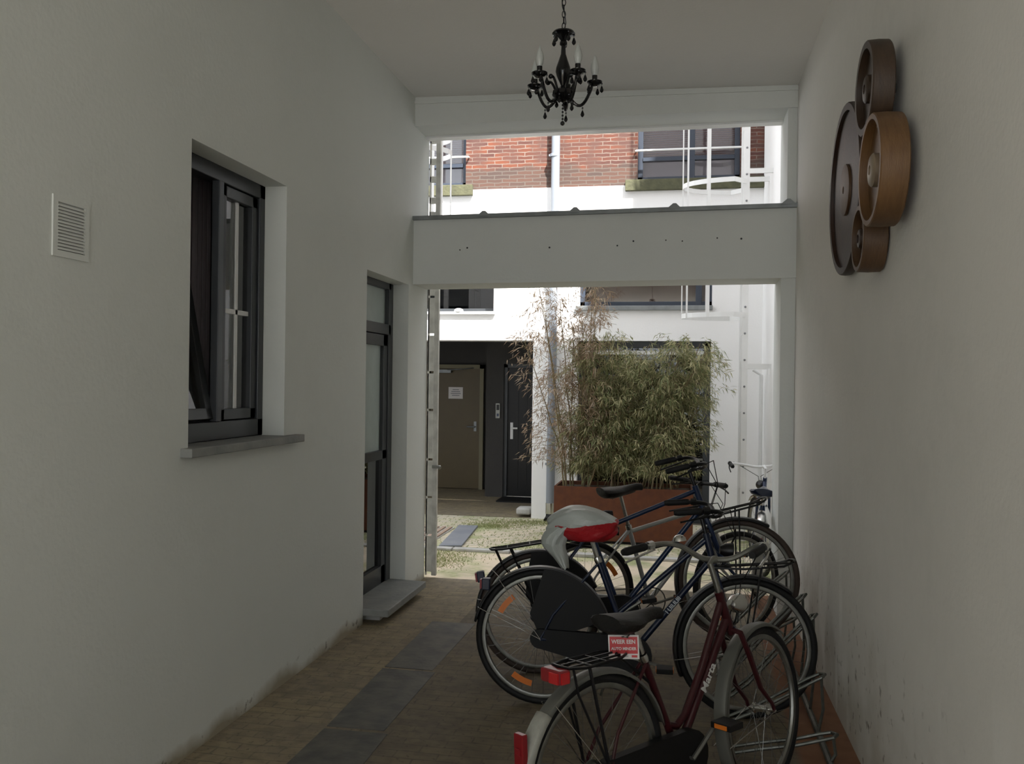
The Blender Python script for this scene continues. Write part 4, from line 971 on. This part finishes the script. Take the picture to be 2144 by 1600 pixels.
# plastic bag tied over the second bicycle's saddle
def bag():
    m = MB(); n = 26; K = 20; cx, cy2, cz = -.475, 4.565, .95
    for i in range(K + 1):
        t = i / K; u = -.19 + .36 * t                       # along x
        hw = .125 * (sin(pi * min(1, max(.02, t * .94 + .03))) ** .45); h = .075 * (sin(pi * min(1, max(.02, t * .94 + .03))) ** .5)
        dz = .01 * sin(t * 5) - .05 * max(0, .35 - t)
        for j in range(n):
            a = 2 * pi * j / n; c_, s_ = cos(a), sin(a)
            pw = lambda q: math.copysign(abs(q) ** .65, q)
            fold = 1 + .05 * sin(a * 7 + t * 9) + .035 * sin(a * 13 - t * 17)
            m.v.append(V((cx + u + .012 * sin(a * 3), cy2 + hw * pw(c_) * fold, cz + dz + (h * pw(s_) if s_ > 0 else h * 1.35 * pw(s_)) * fold)))
    for i in range(K):
        for j in range(n):
            q = [i * n + j, i * n + (j + 1) % n, (i + 1) * n + (j + 1) % n, (i + 1) * n + j]
            ce = sum((m.v[k] for k in q), V()) / 4
            m.face(q)
    m.cur = 0
    m.face(list(range(n))); m.face([K * n + j for j in range(n)])
    b = m.build('plastic_bag', 'bag', smooth=True); sub = b.modifiers.new('s', 'SUBSURF'); sub.levels = 1; sub.render_levels = 1
    tag(b, 'white and red plastic bag wrapped over the saddle of the dark blue bicycle', 'plastic bag')
    # hanging tail of the bag
    m = MB(); b0 = 0; rows = [(-.56, .94, .05), (-.61, .90, .07), (-.635, .845, .065), (-.60, .80, .045), (-.575, .755, .028), (-.56, .725, .016)]
    for k, (x, z, hw) in enumerate(rows):
        for j in range(9):
            s = j / 8 * 2 - 1; m.v.append(V((x + s * hw, 4.50 - .05 * (1 - s * s) + .012 * sin(j * 2.1 + k), z + .01 * sin(j * 1.7 + k * 2))))
    for k in range(len(rows) - 1):
        for j in range(8): i0 = k * 9 + j; m.face([i0, i0 + 1, i0 + 10, i0 + 9])
    o = m.build('bag_tail', 'bagw', b, smooth=True); sm = o.modifiers.new('t', 'SOLIDIFY'); sm.thickness = .004; o.modifiers.new('s', 'SUBSURF').render_levels = 1
bag()

# ------------------------------------------------------------------ bicycle stand along the right wall
bs = empty('bicycle_stand', (.5, 3.7, 0), 'galvanised floor stand with wheel hoops along the right wall', 'bicycle stand')
m = MB(); m.tube([(.24, 3.95, .022), (.24, 6.3, .022)], .016, 8); m.tube([(.66, 3.95, .022), (.66, 6.3, .022)], .016, 8); cmb(m, 'base_rail', 'steelg', bs, True)
for y, h in ((4.10, .13), (4.45, .27), (4.73, .47), (5.12, .48), (5.5, .27), (5.9, .45)):
    m = MB(); P = []
    for s_ in (-1, 1):
        leg = [V((.22, y + s_ * .035, .03)), V((.36, y + s_ * .035, .03 + h * .25)), V((.52, y + s_ * .035, h * .72)), V((.62, y + s_ * .035, h * .95))]
        P.append(leg)
    loop = P[0] + [V((.67, y - .03, h * 1.05)), V((.69, y, h * 1.08)), V((.67, y + .03, h * 1.05))] + list(reversed(P[1]))
    m.tube(loop, .0085, 8)
    m.tube([V((.66, y - .03, .03)), V((.68, y - .03, h * .5)), V((.67, y - .03, h * 1.04))], .0075, 6)
    cmb(m, 'wheel_hoop', 'steelg', bs, True)
